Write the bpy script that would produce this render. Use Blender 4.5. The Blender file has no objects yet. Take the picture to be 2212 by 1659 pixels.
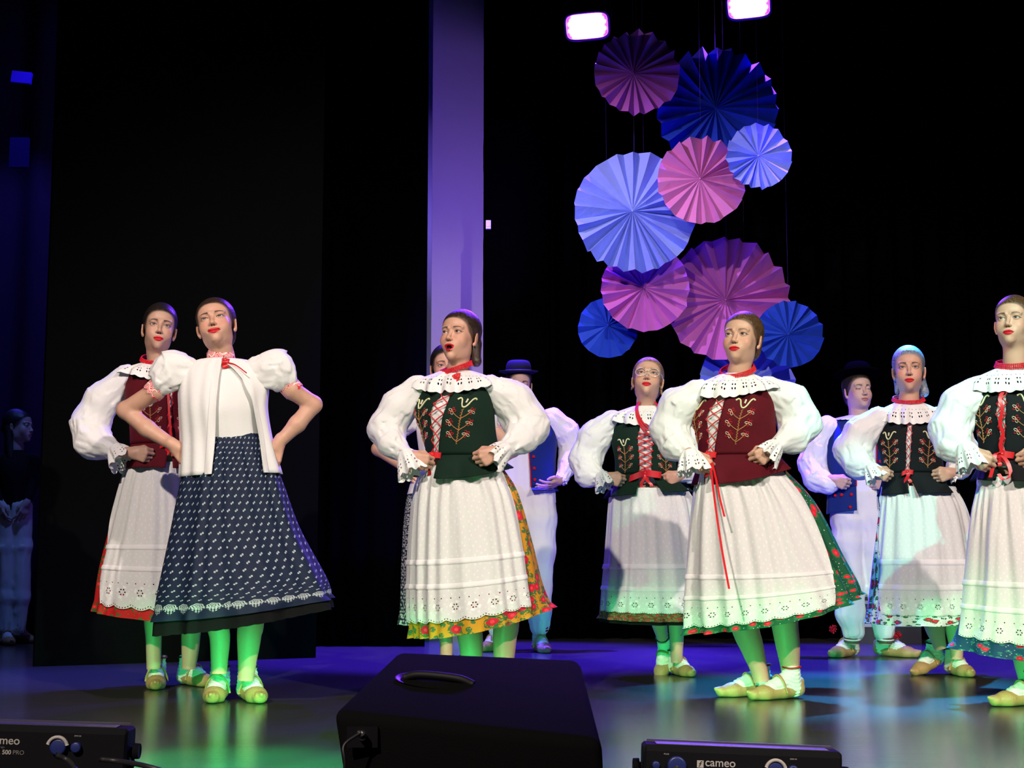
import bpy, math, random
import numpy as np
from mathutils import Vector, Matrix
scene = bpy.context.scene
COL = scene.collection
# ------------------------------------------------------------------ camera
FPX = 3200.0; CX, CY = 1106.0, 829.5; CAMZ = 0.58
PITCH = math.atan((1220.0 - CY) / FPX)
FWD = np.array([0, math.cos(PITCH), math.sin(PITCH)]); UPV = np.array([0, -math.sin(PITCH), math.cos(PITCH)])
cd = bpy.data.cameras.new('camera'); cam = bpy.data.objects.new('camera', cd); COL.objects.link(cam)
cam.location = (0, 0, CAMZ); cam.rotation_euler = (math.pi / 2 + PITCH, 0, 0)
cd.sensor_width = 36.0; cd.lens = 36.0 * FPX / 2212.0; cd.clip_start = 0.05; cd.clip_end = 100
scene.camera = cam
# ------------------------------------------------------------------ view, world
vs = scene.view_settings; vs.view_transform = 'Standard'; vs.look = 'None'; vs.gamma = 1.0; vs.use_curve_mapping = False
vs.exposure = 0.12
w = bpy.data.worlds.new('dark_hall'); scene.world = w; w.use_nodes = True
w.node_tree.nodes['Background'].inputs[0].default_value = (0.25, 0.22, 0.5, 1)
w.node_tree.nodes['Background'].inputs[1].default_value = 0.004
# ------------------------------------------------------------------ stage lights, and fill spots added out of view
def spot(name, loc, target, col, power, size_deg, blend=0.3, radius=0.08):
    l = bpy.data.lights.new(name, 'SPOT'); l.color = col; l.energy = power
    l.spot_size = math.radians(size_deg); l.spot_blend = blend; l.shadow_soft_size = radius
    o = bpy.data.objects.new(name, l); COL.objects.link(o); o.location = loc
    d = Vector(target) - Vector(loc); o.rotation_euler = d.to_track_quat('-Z', 'Y').to_euler()
    return o
WARM = (1.0, 0.85, 0.77)
spot('front_wash_left', (-3.2, -3.5, 6.6), (0.45, 6.7, 0.95), WARM, 3900, 38, 0.5, 0.10)
spot('front_wash_right', (5.1, -3.0, 6.6), (0.85, 6.8, 0.95), WARM, 3600, 36, 0.5, 0.10)
spot('front_cyan', (1.4, -2.0, 6.2), (1.84, 7.5, 0.75), (0.03, 0.90, 0.68), 2600, 6.5, 0.25, 0.05)
spot('front_green', (2.4, -2.0, 6.0), (0.72, 7.5, 1.2), (0.15, 1.0, 0.5), 800, 9, 0.4, 0.06)
for z_, p_ in ((1.3, 34), (3.3, 46)): spot('wing_violet', (-0.32, 11.05, z_), (-0.50, 12.3, z_ + 0.1), (0.32, 0.17, 1.0), p_, 112, 0.25, 0.04)
spot('back_blue_centre', (-0.6, 11.2, 5.2), (0.3, 8.6, 0.0), (0.10, 0.02, 1.0), 1500, 62, 0.4, 0.08)
spot('side_blue_left', (-4.5, 12.5, 5.0), (-2.6, 8.6, 0.2), (0.06, 0.05, 1.0), 240, 50, 0.5, 0.08)
spot('side_cyan', (-0.9, 11.0, 5.0), (-1.2, 8.4, 0.0), (0.02, 0.45, 1.0), 16000, 18, 0.7, 0.08)
spot('side_cyan_right', (3.2, 11.0, 5.0), (1.6, 7.1, 0.0), (0.02, 0.40, 1.0), 12000, 20, 0.7, 0.08)
spot('top_blue_left', (-0.2, 9.9, 6.0), (-0.2, 9.7, 0.0), (0.06, 0.02, 1.0), 17000, 36, 0.5, 0.08)
spot('top_blue_right', (2.2, 9.7, 6.0), (2.2, 9.4, 0.0), (0.06, 0.02, 1.0), 17000, 36, 0.5, 0.08)
spot('rosette_fill', (-3.2, 6.0, 5.4), (1.50, 11.0, 2.5), (0.80, 0.55, 1.0), 1500, 26, 0.8, 0.05)  # unseen side spot added to bring out the rosettes' pleats
spot('wing_blue', (-3.0, 8.9, 5.6), (-3.45, 10.3, 0.7), (0.12, 0.24, 1.0), 330, 40, 0.6, 0.08)
spot('floor_green_fill', (-1.3, 3.2, 5.6), (-0.86, 4.40, 0.0), (0.01, 1.0, 0.28), 6500, 11, 0.9, 0.06)  # unseen overhead spot added for the LED bar's green pool on the floor
spot('top_blue_wing', (-2.1, 8.0, 6.0), (-2.1, 7.9, 0.0), (0.04, 0.06, 1.0), 5000, 23, 0.8, 0.08)
# ------------------------------------------------------------------ pixels to places
def P(px, py, Y):
    d = np.array([(px - CX) / FPX, 0, 0]) + UPV * (CY - py) / FPX + FWD
    return np.array([0, 0, CAMZ]) + d * (Y / d[1])
def ground_y(py):
    d = UPV * (CY - py) / FPX + FWD
    return -CAMZ / d[2] * d[1]
# ------------------------------------------------------------------ objects
def link(o, parent=None):
    COL.objects.link(o)
    if parent is not None: o.parent = parent
    return o
def tag(o, label=None, cat=None, group=None, kind=None):
    if label: o['label'] = label
    if cat: o['category'] = cat
    if group: o['group'] = group
    if kind: o['kind'] = kind
    return o
def empty(name, loc, label=None, cat=None, group=None):
    o = bpy.data.objects.new(name, None); o.location = loc; o.empty_display_size = 0.1
    COL.objects.link(o); bpy.context.view_layer.update()
    return tag(o, label, cat, group)
class MB:
    """collects verts / faces (world space), builds ONE mesh object"""
    def __init__(s): s.V = []; s.F = []; s.n = 0
    def add(s, V, F, mi=0, uv=None, col=None, smooth=True):
        V = np.asarray(V, float).reshape(-1, 3)
        Fs = F if isinstance(F, list) else [F]
        s.V.append((V, uv, col))
        for f in Fs:
            f = np.asarray(f, int)
            if len(f): s.F.append((f + s.n, mi, smooth))
        s.n += len(V); return s
    def mesh(s, name, mats, origin=(0, 0, 0)):
        V = np.concatenate([v for v, _, _ in s.V]) - np.asarray(origin, float)
        me = bpy.data.meshes.new(name)
        me.vertices.add(len(V)); me.vertices.foreach_set('co', V.astype(np.float32).ravel())
        li = np.concatenate([f.ravel() for f, _, _ in s.F])
        ls = np.concatenate([np.full(len(f), f.shape[1]) for f, _, _ in s.F])
        mi = np.concatenate([np.full(len(f), m) for f, m, _ in s.F])
        sm = np.concatenate([np.full(len(f), q, bool) for f, _, q in s.F])
        me.loops.add(len(li)); me.loops.foreach_set('vertex_index', li.astype(np.int32))
        me.polygons.add(len(ls)); st = np.concatenate([[0], np.cumsum(ls)[:-1]])
        me.polygons.foreach_set('loop_start', st.astype(np.int32))
        try: me.polygons.foreach_set('loop_total', ls.astype(np.int32))
        except Exception: pass
        me.update(calc_edges=True)
        me.polygons.foreach_set('material_index', mi.astype(np.int32)); me.polygons.foreach_set('use_smooth', sm)
        if any(u is not None for _, u, _ in s.V):
            uv = np.concatenate([u if u is not None else np.zeros((len(v), 2)) for v, u, _ in s.V])
            me.uv_layers.new(name='UVMap').data.foreach_set('uv', uv[li].astype(np.float32).ravel())
        if any(c is not None for _, _, c in s.V):
            c = np.concatenate([c if c is not None else np.ones((len(v), 3)) * .5 for v, _, c in s.V]) if all(c is None or c.shape[1] == 3 for _, _, c in s.V) else np.concatenate([c if c.shape[1] == 6 else np.concatenate([c, np.full((len(c), 3), 9.0)], 1) for _, _, c in s.V])
            if c.shape[1] == 6:
                me.attributes.new('hco', 'FLOAT_VECTOR', 'POINT').data.foreach_set('vector', c[:, 3:].astype(np.float32).ravel()); c = c[:, :3]
            a = me.color_attributes.new('Col', 'FLOAT_COLOR', 'POINT')
            a.data.foreach_set('color', np.concatenate([c, np.ones((len(c), 1))], 1).astype(np.float32).ravel())
        for m in mats: me.materials.append(m)
        me.validate(); me.update()
        return me
    def build(s, name, mats, parent=None, origin=None):
        if not isinstance(mats, (list, tuple)): mats = [mats]
        if origin is None: origin = tuple(parent_loc(parent))
        me = s.mesh(name, mats, origin)
        o = bpy.data.objects.new(name, me); link(o, parent)
        o.location = np.asarray(origin, float) - parent_loc(parent)
        return o
def parent_loc(p):
    l = np.zeros(3)
    while p is not None: l += np.array(p.location); p = p.parent
    return l
def grid_faces(nu, nv, closed=False):
    i = np.arange(nu if closed else nu - 1); j = np.arange(nv - 1)
    I, J = np.meshgrid(i, j, indexing='ij'); I2 = (I + 1) % nu
    return np.stack([I * nv + J, I2 * nv + J, I2 * nv + J + 1, I * nv + J + 1], -1).reshape(-1, 4)
BOXF = np.array([[0, 2, 3, 1], [4, 5, 7, 6], [0, 1, 5, 4], [2, 6, 7, 3], [0, 4, 6, 2], [1, 3, 7, 5]])
def box(mb, lo, hi, mi=0, R=None, c=None):
    lo = np.array(lo, float); hi = np.array(hi, float)
    V = np.array([[(lo, hi)[a][0], (lo, hi)[b][1], (lo, hi)[d][2]] for a in (0, 1) for b in (0, 1) for d in (0, 1)])
    if R is not None: V = V @ np.asarray(R).T
    if c is not None: V = V + np.asarray(c)
    mb.add(V, BOXF[:, ::-1], mi, smooth=False)
def spline(P0, n):
    P0 = np.asarray(P0, float); k = len(P0)
    if k == 2: return P0[0] + (P0[1] - P0[0]) * np.linspace(0, 1, n)[:, None]
    t = np.linspace(0, k - 1, n); i = np.clip(t.astype(int), 0, k - 2); f = (t - i)[:, None]
    m = np.gradient(P0, axis=0)
    a, b, ma, mb_ = P0[i], P0[i + 1], m[i], m[i + 1]
    return (2 * f**3 - 3 * f**2 + 1) * a + (f**3 - 2 * f**2 + f) * ma + (-2 * f**3 + 3 * f**2) * b + (f**3 - f**2) * mb_
def tube(mb, pts, r, n=8, mi=0, cap=True, flat=1.0, upref=(0, 0, 1), uv=False):
    pts = np.asarray(pts, float); m = len(pts); r = np.broadcast_to(np.asarray(r, float), (m,))
    T = np.gradient(pts, axis=0); T /= np.linalg.norm(T, axis=1)[:, None] + 1e-9
    up = np.asarray(upref, float)
    N = np.cross(T, up); bad = np.linalg.norm(N, axis=1) < 1e-3
    N[bad] = np.cross(T[bad], [1, 0.2, 0]); N /= np.linalg.norm(N, axis=1)[:, None] + 1e-9
    B = np.cross(N, T)
    a = np.arange(n) * 2 * math.pi / n
    V = pts[None] + (np.cos(a)[:, None, None] * N[None] + np.sin(a)[:, None, None] * B[None] * flat) * r[None, :, None]
    F = [grid_faces(n, m, True)]
    if cap: F += [np.array([[i * m for i in range(n)]]), np.array([[i * m + m - 1 for i in range(n)][::-1]])]
    mb.add(V.reshape(-1, 3), F, mi)
def ribbon(mb, pts, wv, mi=0):
    pts = np.asarray(pts, float); wv = np.asarray(wv, float)
    if wv.ndim == 1: wv = np.broadcast_to(wv, pts.shape)
    mb.add(np.concatenate([pts - wv, pts + wv]), grid_faces(2, len(pts)), mi)
_ico = None
def ico():
    global _ico
    if _ico is None:
        t = (1 + 5**.5) / 2
        V = np.array([[-1, t, 0], [1, t, 0], [-1, -t, 0], [1, -t, 0], [0, -1, t], [0, 1, t], [0, -1, -t], [0, 1, -t], [t, 0, -1], [t, 0, 1], [-t, 0, -1], [-t, 0, 1]])
        F = np.array([[0, 11, 5], [0, 5, 1], [0, 1, 7], [0, 7, 10], [0, 10, 11], [1, 5, 9], [5, 11, 4], [11, 10, 2], [10, 7, 6], [7, 1, 8], [3, 9, 4], [3, 4, 2], [3, 2, 6], [3, 6, 8], [3, 8, 9], [4, 9, 5], [2, 4, 11], [6, 2, 10], [8, 6, 7], [9, 8, 1]])
        _ico = (V / np.linalg.norm(V[0]), F)
    return _ico
def beads(mb, pts, r, mi=0):
    V, F = ico()
    for p in pts: mb.add(p + V * r, F, mi)
def sphere(mb, c, r, mi=0, nu=20, nv=12):
    c = np.asarray(c, float); r = np.broadcast_to(np.asarray(r, float), (3,))
    u = np.arange(nu) * 2 * math.pi / nu; v = np.linspace(1e-3, math.pi - 1e-3, nv)
    V = np.stack([np.cos(u)[:, None] * np.sin(v), np.sin(u)[:, None] * np.sin(v), np.cos(v)[None] * np.ones((nu, 1))], -1) * r + c
    mb.add(V.reshape(-1, 3), grid_faces(nu, nv, True)[:, ::-1], mi)
# ------------------------------------------------------------------ implicit surfaces
class Field:
    def __init__(s, lo, hi, h):
        s.lo = np.asarray(lo, float); s.h = h
        s.n = np.ceil((np.asarray(hi, float) - s.lo) / h).astype(int) + 1
        s.D = np.full(tuple(s.n), 0.05, np.float32)
        s.ax = [s.lo[i] + np.arange(s.n[i]) * h for i in range(3)]
    def sub(s, lo, hi):
        a = np.clip(np.floor((np.asarray(lo) - s.lo) / s.h).astype(int), 0, s.n); b = np.clip(np.ceil((np.asarray(hi) - s.lo) / s.h).astype(int) + 1, 0, s.n)
        sl = tuple(slice(a[i], b[i]) for i in range(3))
        X = [s.ax[i][sl[i]].reshape([-1 if j == i else 1 for j in range(3)]) for i in range(3)]
        return sl, X
    def put(s, sl, d, k, op):
        a = s.D[sl]
        if op == 'u':
            if k > 0:
                q = np.clip(.5 + .5 * (a - d) / k, 0, 1); s.D[sl] = a + (d - a) * q - k * q * (1 - q)
            else: s.D[sl] = np.minimum(a, d)
        else:
            d = -d
            if k > 0:
                q = np.clip(.5 - .5 * (a - d) / k, 0, 1); s.D[sl] = a + (d - a) * q + k * q * (1 - q)
            else: s.D[sl] = np.maximum(a, d)
    def ell(s, c, r, k=.01, op='u', R=None):
        c = np.asarray(c, float); r = np.broadcast_to(np.asarray(r, float), (3,)); m = (r if R is None else np.full(3, r.max())) + k * 1.2 + 3 * s.h
        sl, X = s.sub(c - m, c + m)
        p = [X[i] - c[i] for i in range(3)]
        if R is not None: p = [R[0][i] * p[0] + R[1][i] * p[1] + R[2][i] * p[2] for i in range(3)]
        k0 = np.sqrt((p[0] / r[0])**2 + (p[1] / r[1])**2 + (p[2] / r[2])**2); k1 = np.sqrt((p[0] / r[0]**2)**2 + (p[1] / r[1]**2)**2 + (p[2] / r[2]**2)**2) + 1e-9
        s.put(sl, (k0 * (k0 - 1) / k1).astype(np.float32), k, op)
    def cone(s, a, b, ra, rb, k=.01, op='u', sc=None):
        a = np.asarray(a, float); b = np.asarray(b, float); m = max(ra, rb) + k * 1.2 + 3 * s.h
        sl, X = s.sub(np.minimum(a, b) - m, np.maximum(a, b) + m)
        ba = b - a; L = (ba @ ba) + 1e-12
        t = np.clip(((X[0] - a[0]) * ba[0] + (X[1] - a[1]) * ba[1] + (X[2] - a[2]) * ba[2]) / L, 0, 1)
        d = np.sqrt((X[0] - a[0] - t * ba[0])**2 + (X[1] - a[1] - t * ba[1])**2 + (X[2] - a[2] - t * ba[2])**2) - (ra + t * (rb - ra))
        s.put(sl, d.astype(np.float32), k, op)
    def mesh(s, relax=1):
        D = s.D; S = D < 0
        c = [S[i:D.shape[0] - 1 + i, j:D.shape[1] - 1 + j, k:D.shape[2] - 1 + k] for i in (0, 1) for j in (0, 1) for k in (0, 1)]
        cnt = sum(x.astype(np.int8) for x in c); act = (cnt > 0) & (cnt < 8)
        ci = np.argwhere(act); idx = np.full(act.shape, -1, np.int64); idx[act] = np.arange(len(ci))
        acc = np.zeros((len(ci), 3)); num = np.zeros(len(ci))
        vals = {}
        for i in (0, 1):
            for j in (0, 1):
                for k in (0, 1): vals[(i, j, k)] = D[ci[:, 0] + i, ci[:, 1] + j, ci[:, 2] + k].astype(float)
        for ax in range(3):
            for p in (0, 1):
                for q in (0, 1):
                    a = [p, q]; a.insert(ax, 0); b = [p, q]; b.insert(ax, 1)
                    va, vb = vals[tuple(a)], vals[tuple(b)]; m = (va < 0) != (vb < 0)
                    t = np.where(m, va / np.where(m, va - vb, 1), 0)
                    pt = np.array(a, float)[None] + t[:, None] * (np.array(b) - np.array(a))[None]
                    acc += pt * m[:, None]; num += m
        V = s.lo + (ci + acc / num[:, None]) * s.h
        Fs = []
        for ax in range(3):
            n = list(D.shape); sl0 = [slice(None)] * 3; sl1 = [slice(None)] * 3
            sl0[ax] = slice(0, n[ax] - 1); sl1[ax] = slice(1, n[ax])
            e = np.argwhere(S[tuple(sl0)] != S[tuple(sl1)])
            u, v = [(1, 2), (2, 0), (0, 1)][ax]
            ok = (e[:, u] > 0) & (e[:, v] > 0) & (e[:, u] < n[u] - 1) & (e[:, v] < n[v] - 1); e = e[ok]
            def cell(du, dv):
                q = e.copy(); q[:, u] -= du; q[:, v] -= dv; return idx[q[:, 0], q[:, 1], q[:, 2]]
            f = np.stack([cell(1, 1), cell(0, 1), cell(0, 0), cell(1, 0)], 1)
            neg = S[e[:, 0], e[:, 1], e[:, 2]]
            f[~neg] = f[~neg][:, ::-1]; Fs.append(f)
        F = np.concatenate(Fs)
        for _ in range(relax):
            A = np.zeros_like(V); N = np.zeros(len(V))
            for i in range(4):
                np.add.at(A, F[:, i], V[F[:, (i + 1) % 4]] + V[F[:, i - 1]]); np.add.at(N, F[:, i], 2)
            V = np.where(N[:, None] > 0, V * .5 + .5 * A / np.maximum(N, 1)[:, None], V)
        return V, F
_rs = np.random.RandomState(7); _tab = _rs.rand(4096).astype(np.float32)
def vnoise(x, y, z, seed=0):
    xi = np.floor(x).astype(int); yi = np.floor(y).astype(int); zi = np.floor(z).astype(int)
    fx = x - xi; fy = y - yi; fz = z - zi
    fx = fx * fx * (3 - 2 * fx); fy = fy * fy * (3 - 2 * fy); fz = fz * fz * (3 - 2 * fz)
    def h(a, b, c): return _tab[(a * 127 + b * 311 + c * 743 + seed * 1013 + ((a * 31) ^ (b * 57) ^ (c * 91))) & 4095]
    r = 0
    for i, wx in ((0, 1 - fx), (1, fx)):
        for j, wy in ((0, 1 - fy), (1, fy)):
            for k, wz in ((0, 1 - fz), (1, fz)): r = r + wx * wy * wz * h(xi + i, yi + j, zi + k)
    return r * 2 - 1
def unit(v): v = np.asarray(v, float); return v / (np.linalg.norm(v) + 1e-9)
def rot(yaw=0, pitch=0, roll=0):
    """yaw + turns the face to image right, pitch + lifts the chin, roll + leans the crown to image right"""
    return np.array(Matrix.Rotation(math.radians(yaw), 3, 'Z') @ Matrix.Rotation(math.radians(roll), 3, 'Y') @ Matrix.Rotation(math.radians(-pitch), 3, 'X'))
# ------------------------------------------------------------------ node expressions
class E:
    def __init__(s, nt, v): s.nt = nt; s.v = v
    def _m(s, op, *a):
        n = s.nt.nodes.new('ShaderNodeMath'); n.operation = op
        for i, x in enumerate((s,) + a):
            x = x.v if isinstance(x, E) else x
            if hasattr(x, 'is_output') or isinstance(x, bpy.types.NodeSocket): s.nt.links.new(x, n.inputs[i])
            else: n.inputs[i].default_value = float(x)
        return E(s.nt, n.outputs[0])
    def __add__(s, o): return s._m('ADD', o)
    def __sub__(s, o): return s._m('SUBTRACT', o)
    def __mul__(s, o): return s._m('MULTIPLY', o)
    def __truediv__(s, o): return s._m('DIVIDE', o)
    def lt(s, o): return s._m('LESS_THAN', o)
    def gt(s, o): return s._m('GREATER_THAN', o)
    def mn(s, o): return s._m('MINIMUM', o)
    def mx(s, o): return s._m('MAXIMUM', o)
    def sin(s): return s._m('SINE')
    def cos(s): return s._m('COSINE')
    def ab(s): return s._m('ABSOLUTE')
    def fr(s): return s._m('FRACT')
    def fl(s): return s._m('FLOOR')
    def sqrt(s): return s._m('SQRT')
    def at2(s, o): return s._m('ARCTAN2', o)
    def inv(s): return E(s.nt, 1.0)._m('SUBTRACT', s)
class Mat:
    def __init__(s, name, color=(.5, .5, .5), rough=.6, spec=.5, metal=0.0, sheen=0.0):
        s.m = bpy.data.materials.new(name); s.m.use_nodes = True; s.nt = s.m.node_tree
        s.b = s.nt.nodes['Principled BSDF']; s.o = s.nt.nodes['Material Output']
        s.b.inputs['Base Color'].default_value = (*color, 1); s.b.inputs['Roughness'].default_value = rough
        s.b.inputs['Specular IOR Level'].default_value = spec; s.b.inputs['Metallic'].default_value = metal
        if sheen: s.b.inputs['Sheen Weight'].default_value = sheen; s.b.inputs['Sheen Roughness'].default_value = .4
        s.c = None
    def node(s, t, **kw):
        n = s.nt.nodes.new(t)
        for k, v in kw.items(): setattr(n, k, v)
        return n
    def L(s, a, b): s.nt.links.new(a.v if isinstance(a, E) else a, b)
    def uv(s):
        n = s.node('ShaderNodeUVMap'); n.uv_map = 'UVMap'; q = s.node('ShaderNodeSeparateXYZ'); s.L(n.outputs[0], q.inputs[0])
        return n.outputs[0], E(s.nt, q.outputs[0]), E(s.nt, q.outputs[1])
    def obj(s, scale=(1, 1, 1)):
        n = s.node('ShaderNodeTexCoord'); mp = s.node('ShaderNodeMapping'); mp.inputs['Scale'].default_value = scale
        s.L(n.outputs['Object'], mp.inputs[0]); return mp.outputs[0]
    def mapped(s, vec, scale, rz=0.0):
        mp = s.node('ShaderNodeMapping'); mp.inputs['Scale'].default_value = scale; mp.inputs['Rotation'].default_value = (0, 0, rz)
        s.L(vec, mp.inputs[0]); return mp.outputs[0]
    def noise(s, vec, scale=10, detail=2, rough=.5):
        n = s.node('ShaderNodeTexNoise'); n.inputs['Scale'].default_value = scale; n.inputs['Detail'].default_value = detail; n.inputs['Roughness'].default_value = rough
        if vec is not None: s.L(vec, n.inputs['Vector'])
        return E(s.nt, n.outputs['Fac'])
    def voronoi(s, vec, scale, rnd=1.0):
        n = s.node('ShaderNodeTexVoronoi'); n.voronoi_dimensions = '2D'; n.inputs['Scale'].default_value = scale; n.inputs['Randomness'].default_value = rnd
        s.L(vec, n.inputs['Vector']); q = s.node('ShaderNodeSeparateColor'); s.L(n.outputs['Color'], q.inputs[0])
        return E(s.nt, n.outputs['Distance']), E(s.nt, q.outputs[0]), E(s.nt, q.outputs[1])
    def base(s, c):
        n = s.node('ShaderNodeRGB'); n.outputs[0].default_value = (*c, 1); s.c = n.outputs[0]; s.L(s.c, s.b.inputs['Base Color']); return s
    def over(s, fac, c):
        n = s.node('ShaderNodeMix', data_type='RGBA'); s.L(fac, n.inputs['Factor']); s.L(s.c, n.inputs['A'])
        if hasattr(c, 'is_output') or isinstance(c, bpy.types.NodeSocket): s.L(c, n.inputs['B'])
        else: n.inputs['B'].default_value = (*c, 1)
        s.c = n.outputs['Result']; s.L(s.c, s.b.inputs['Base Color']); return s
    def bump(s, e, strength=.3, dist=.002):
        n = s.node('ShaderNodeBump'); n.inputs['Strength'].default_value = strength; n.inputs['Distance'].default_value = dist
        s.L(e, n.inputs['Height']); s.L(n.outputs[0], s.b.inputs['Normal']); return s
    def holes(s, mask):
        t = s.node('ShaderNodeBsdfTransparent'); mx = s.node('ShaderNodeMixShader')
        s.L(mask, mx.inputs[0]); s.L(s.b.outputs[0], mx.inputs[1]); s.L(t.outputs[0], mx.inputs[2]); s.L(mx.outputs[0], s.o.inputs[0]); return s
    def emit(s, c, st):
        s.b.inputs['Emission Color'].default_value = (*c, 1); s.b.inputs['Emission Strength'].default_value = st; return s
def solid(name, c, rough=.6, spec=.5, metal=0, sheen=0, bump=None):
    m = Mat(name, c, rough, spec, metal, sheen); v = m.obj(); n = m.noise(v, 60, 3)
    m.base(c).over(n * .25, tuple(x * .8 for x in c))
    if bump: m.bump(m.noise(v, bump[0], 3), bump[1], .003)
    return m.m
# ---- the materials
def attr_mat(name, rough, spec, sss=0.0):
    m = Mat(name, rough=rough, spec=spec); a = m.node('ShaderNodeVertexColor'); a.layer_name = 'Col'
    m.L(a.outputs[0], m.b.inputs['Base Color'])
    if sss:
        m.b.inputs['Subsurface Weight'].default_value = sss; m.b.inputs['Subsurface Radius'].default_value = (.012, .005, .003); m.b.inputs['Subsurface Scale'].default_value = .6
    m.bump(m.noise(m.obj(), 350, 2), .08, .001); return m.m
def sstep(e, a, b): 
    n = e.nt.nodes.new('ShaderNodeMapRange'); n.interpolation_type = 'SMOOTHSTEP'; e.nt.links.new(e.v, n.inputs[0]); n.inputs[1].default_value = a; n.inputs[2].default_value = b
    return E(e.nt, n.outputs[0])
def face_mat(name, lip, brow, iris=(.030, .018, .012), lid=.0040, mouth_open=0.0, smile=0.0, brow_w=.0044, liner=1.0):
    m = Mat(name, rough=.46, spec=.4); a = m.node('ShaderNodeVertexColor'); a.layer_name = 'Col'; m.c = a.outputs[0]; nt = m.nt
    m.b.inputs['Subsurface Weight'].default_value = .12; m.b.inputs['Subsurface Radius'].default_value = (.012, .005, .003); m.b.inputs['Subsurface Scale'].default_value = .6
    h = m.node('ShaderNodeAttribute'); h.attribute_name = 'hco'; q = m.node('ShaderNodeSeparateXYZ'); m.L(h.outputs['Vector'], q.inputs[0])
    x, y, z = (E(nt, q.outputs[i]) for i in range(3)); ax = x.ab(); front = y.lt(-.045)
    def band(e, w_, s_): return sstep(e.ab(), w_ + s_, w_ - s_)
    # brows
    t = ((ax - .012) / .037).mx(0).mn(1); zc = (t * 2.5).sin() * .0055 + .0180 - t * .002
    hr = m.noise(m.mapped(h.outputs['Vector'], (500, 500, 160)), 1, 2)
    w_ = (t * -.60 + 1.0) * brow_w; m.over(sstep((z - zc).ab() - w_, .0010, -.0012) * sstep(ax, .0105, .0165) * sstep(ax, .052, .044) * front * (hr * .5 + .68).mn(1), brow)
    # eyes
    dx = (ax - .0308) / .0150; al = (dx * dx * -1 + 1).mx(0); zu = al * (lid + .0012) - .0007; zl = al * -.0036 - .0007
    inn = dx.ab().lt(1.0) * front * y.lt(-.058)
    sh = m.node('ShaderNodeMix', data_type='RGBA'); sh.blend_type = 'MULTIPLY'; sh.inputs['B'].default_value = (.62, .42, .40, 1)
    lidm = sstep(z - zu, .0, .001) * sstep(z - zu, .0105, .004) * sstep(dx.ab(), 1.25, .8) * front * y.lt(-.055); m.L(lidm * (.75 * liner), sh.inputs['Factor']); m.L(m.c, sh.inputs['A']); m.c = sh.outputs['Result']
    eye = inn * z.lt(zu) * z.gt(zl); m.over(eye, (.50, .45, .43))
    ir = ((ax - .0305) * (ax - .0305) + (z - .0008) * (z - .0008)).sqrt(); m.over(eye * sstep(ir, .0066, .0058), iris); m.over(eye * ir.lt(.0028), (.004, .003, .003))
    m.over(band(z - zu - .0007, .0012 + .0004 * liner, .0006) * dx.ab().lt(1.02) * front * y.lt(-.055), (.012, .008, .007))
    if liner > .5: m.over(band(z - (ax - .044) * .35 - .0004, .0012, .0006) * ax.gt(.0435) * ax.lt(.0505) * front, (.015, .010, .008))
    m.over(band(z - zl, .0006, .0005) * inn * .7, (.10, .04, .03))
    # lips
    lw = 1 + smile * .12; qx = (ax / (.0235 * lw)).mn(1); j = mouth_open * .012; qp = E(nt, qx.v)._m('POWER', 1.7)
    top = qp * -.0098 - .0553 + (sstep(ax, .0055, .0) * -.0015) + qx * (smile * .0035); bot = qx * qx * (.0130 + j) - (.0785 + j) + qx * (smile * .0035)
    lm = sstep(z - top, .0005, -.0005) * sstep(z - bot, -.0005, .0005) * ax.lt(.0235 * lw) * y.lt(-.070); m.over(lm, lip)
    if mouth_open:
        ex = ((x / .0138) * (x / .0138) + ((z + .0665 + j * .5) / (.0038 + j * .45)) * ((z + .0665 + j * .5) / (.0038 + j * .45))); m.over(ex.lt(1) * y.gt(-.0940) * y.lt(-.04), (.02, .003, .004))
    else: m.over(band(z + .0655 - qx * (smile * .0035), .0006, .0006) * ax.lt(.0245 * lw) * y.lt(-.07), tuple(c_ * .22 for c_ in lip))
    # nostrils
    m.over(sstep(((ax - .0052) * (ax - .0052) + (z + .0428) * (z + .0428)).sqrt(), .0036, .0022) * y.lt(-.092), (.10, .035, .025))
    m.L(m.c, m.b.inputs['Base Color']); m.bump(m.noise(m.obj(), 350, 2), .08, .001); return m.m
def hair_mat(name, c):
    m = Mat(name, c, .42, .5); v = m.obj((260, 26, 120)); n = m.noise(v, 1.0, 3, .6)
    m.base(tuple(x * .7 for x in c)).over(((n - .38) * 4).mx(0).mn(1), tuple(min(1, x * 2.4) for x in c)); m.bump(n, .45, .004); return m.m
def cotton(name, c=(.80, .79, .78)):
    m = Mat(name, c, .85, .15); v = m.obj(); m.base(c).over(m.noise(v, 18, 2) * .15, tuple(x * .88 for x in c))
    m.bump(m.noise(v, 90, 4, .6), .25, .003); return m.m
def eyelet_lace(name, c=(.82, .81, .80)):
    """u: metres along the edge, v: 0 at the gathered seam .. 1 at the scalloped edge"""
    m = Mat(name, c, .85, .15); vec, u, v = m.uv(); m.base(c)
    cell = ((u / .044).fr() - .5) * .044; vv = (v - .70) * .085
    r = (cell * cell + vv * vv).sqrt(); a = cell.at2(vv); fr = ((a * (4 / 6.28318)).fr() - .5) * 6.28318 / 4
    d = ((r - .0085) * (r - .0085) + (fr * .0085) * (fr * .0085)).sqrt()
    hole = d.lt(.0031)
    c2 = ((u / .022).fr() - .5) * .022; v2 = (v - .42) * .085
    hole = hole.mx((c2 * c2 + v2 * v2).sqrt().lt(.0022))
    m.bump(m.noise(vec, 300, 3), .2, .002); m.holes(hole); return m.m
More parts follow.
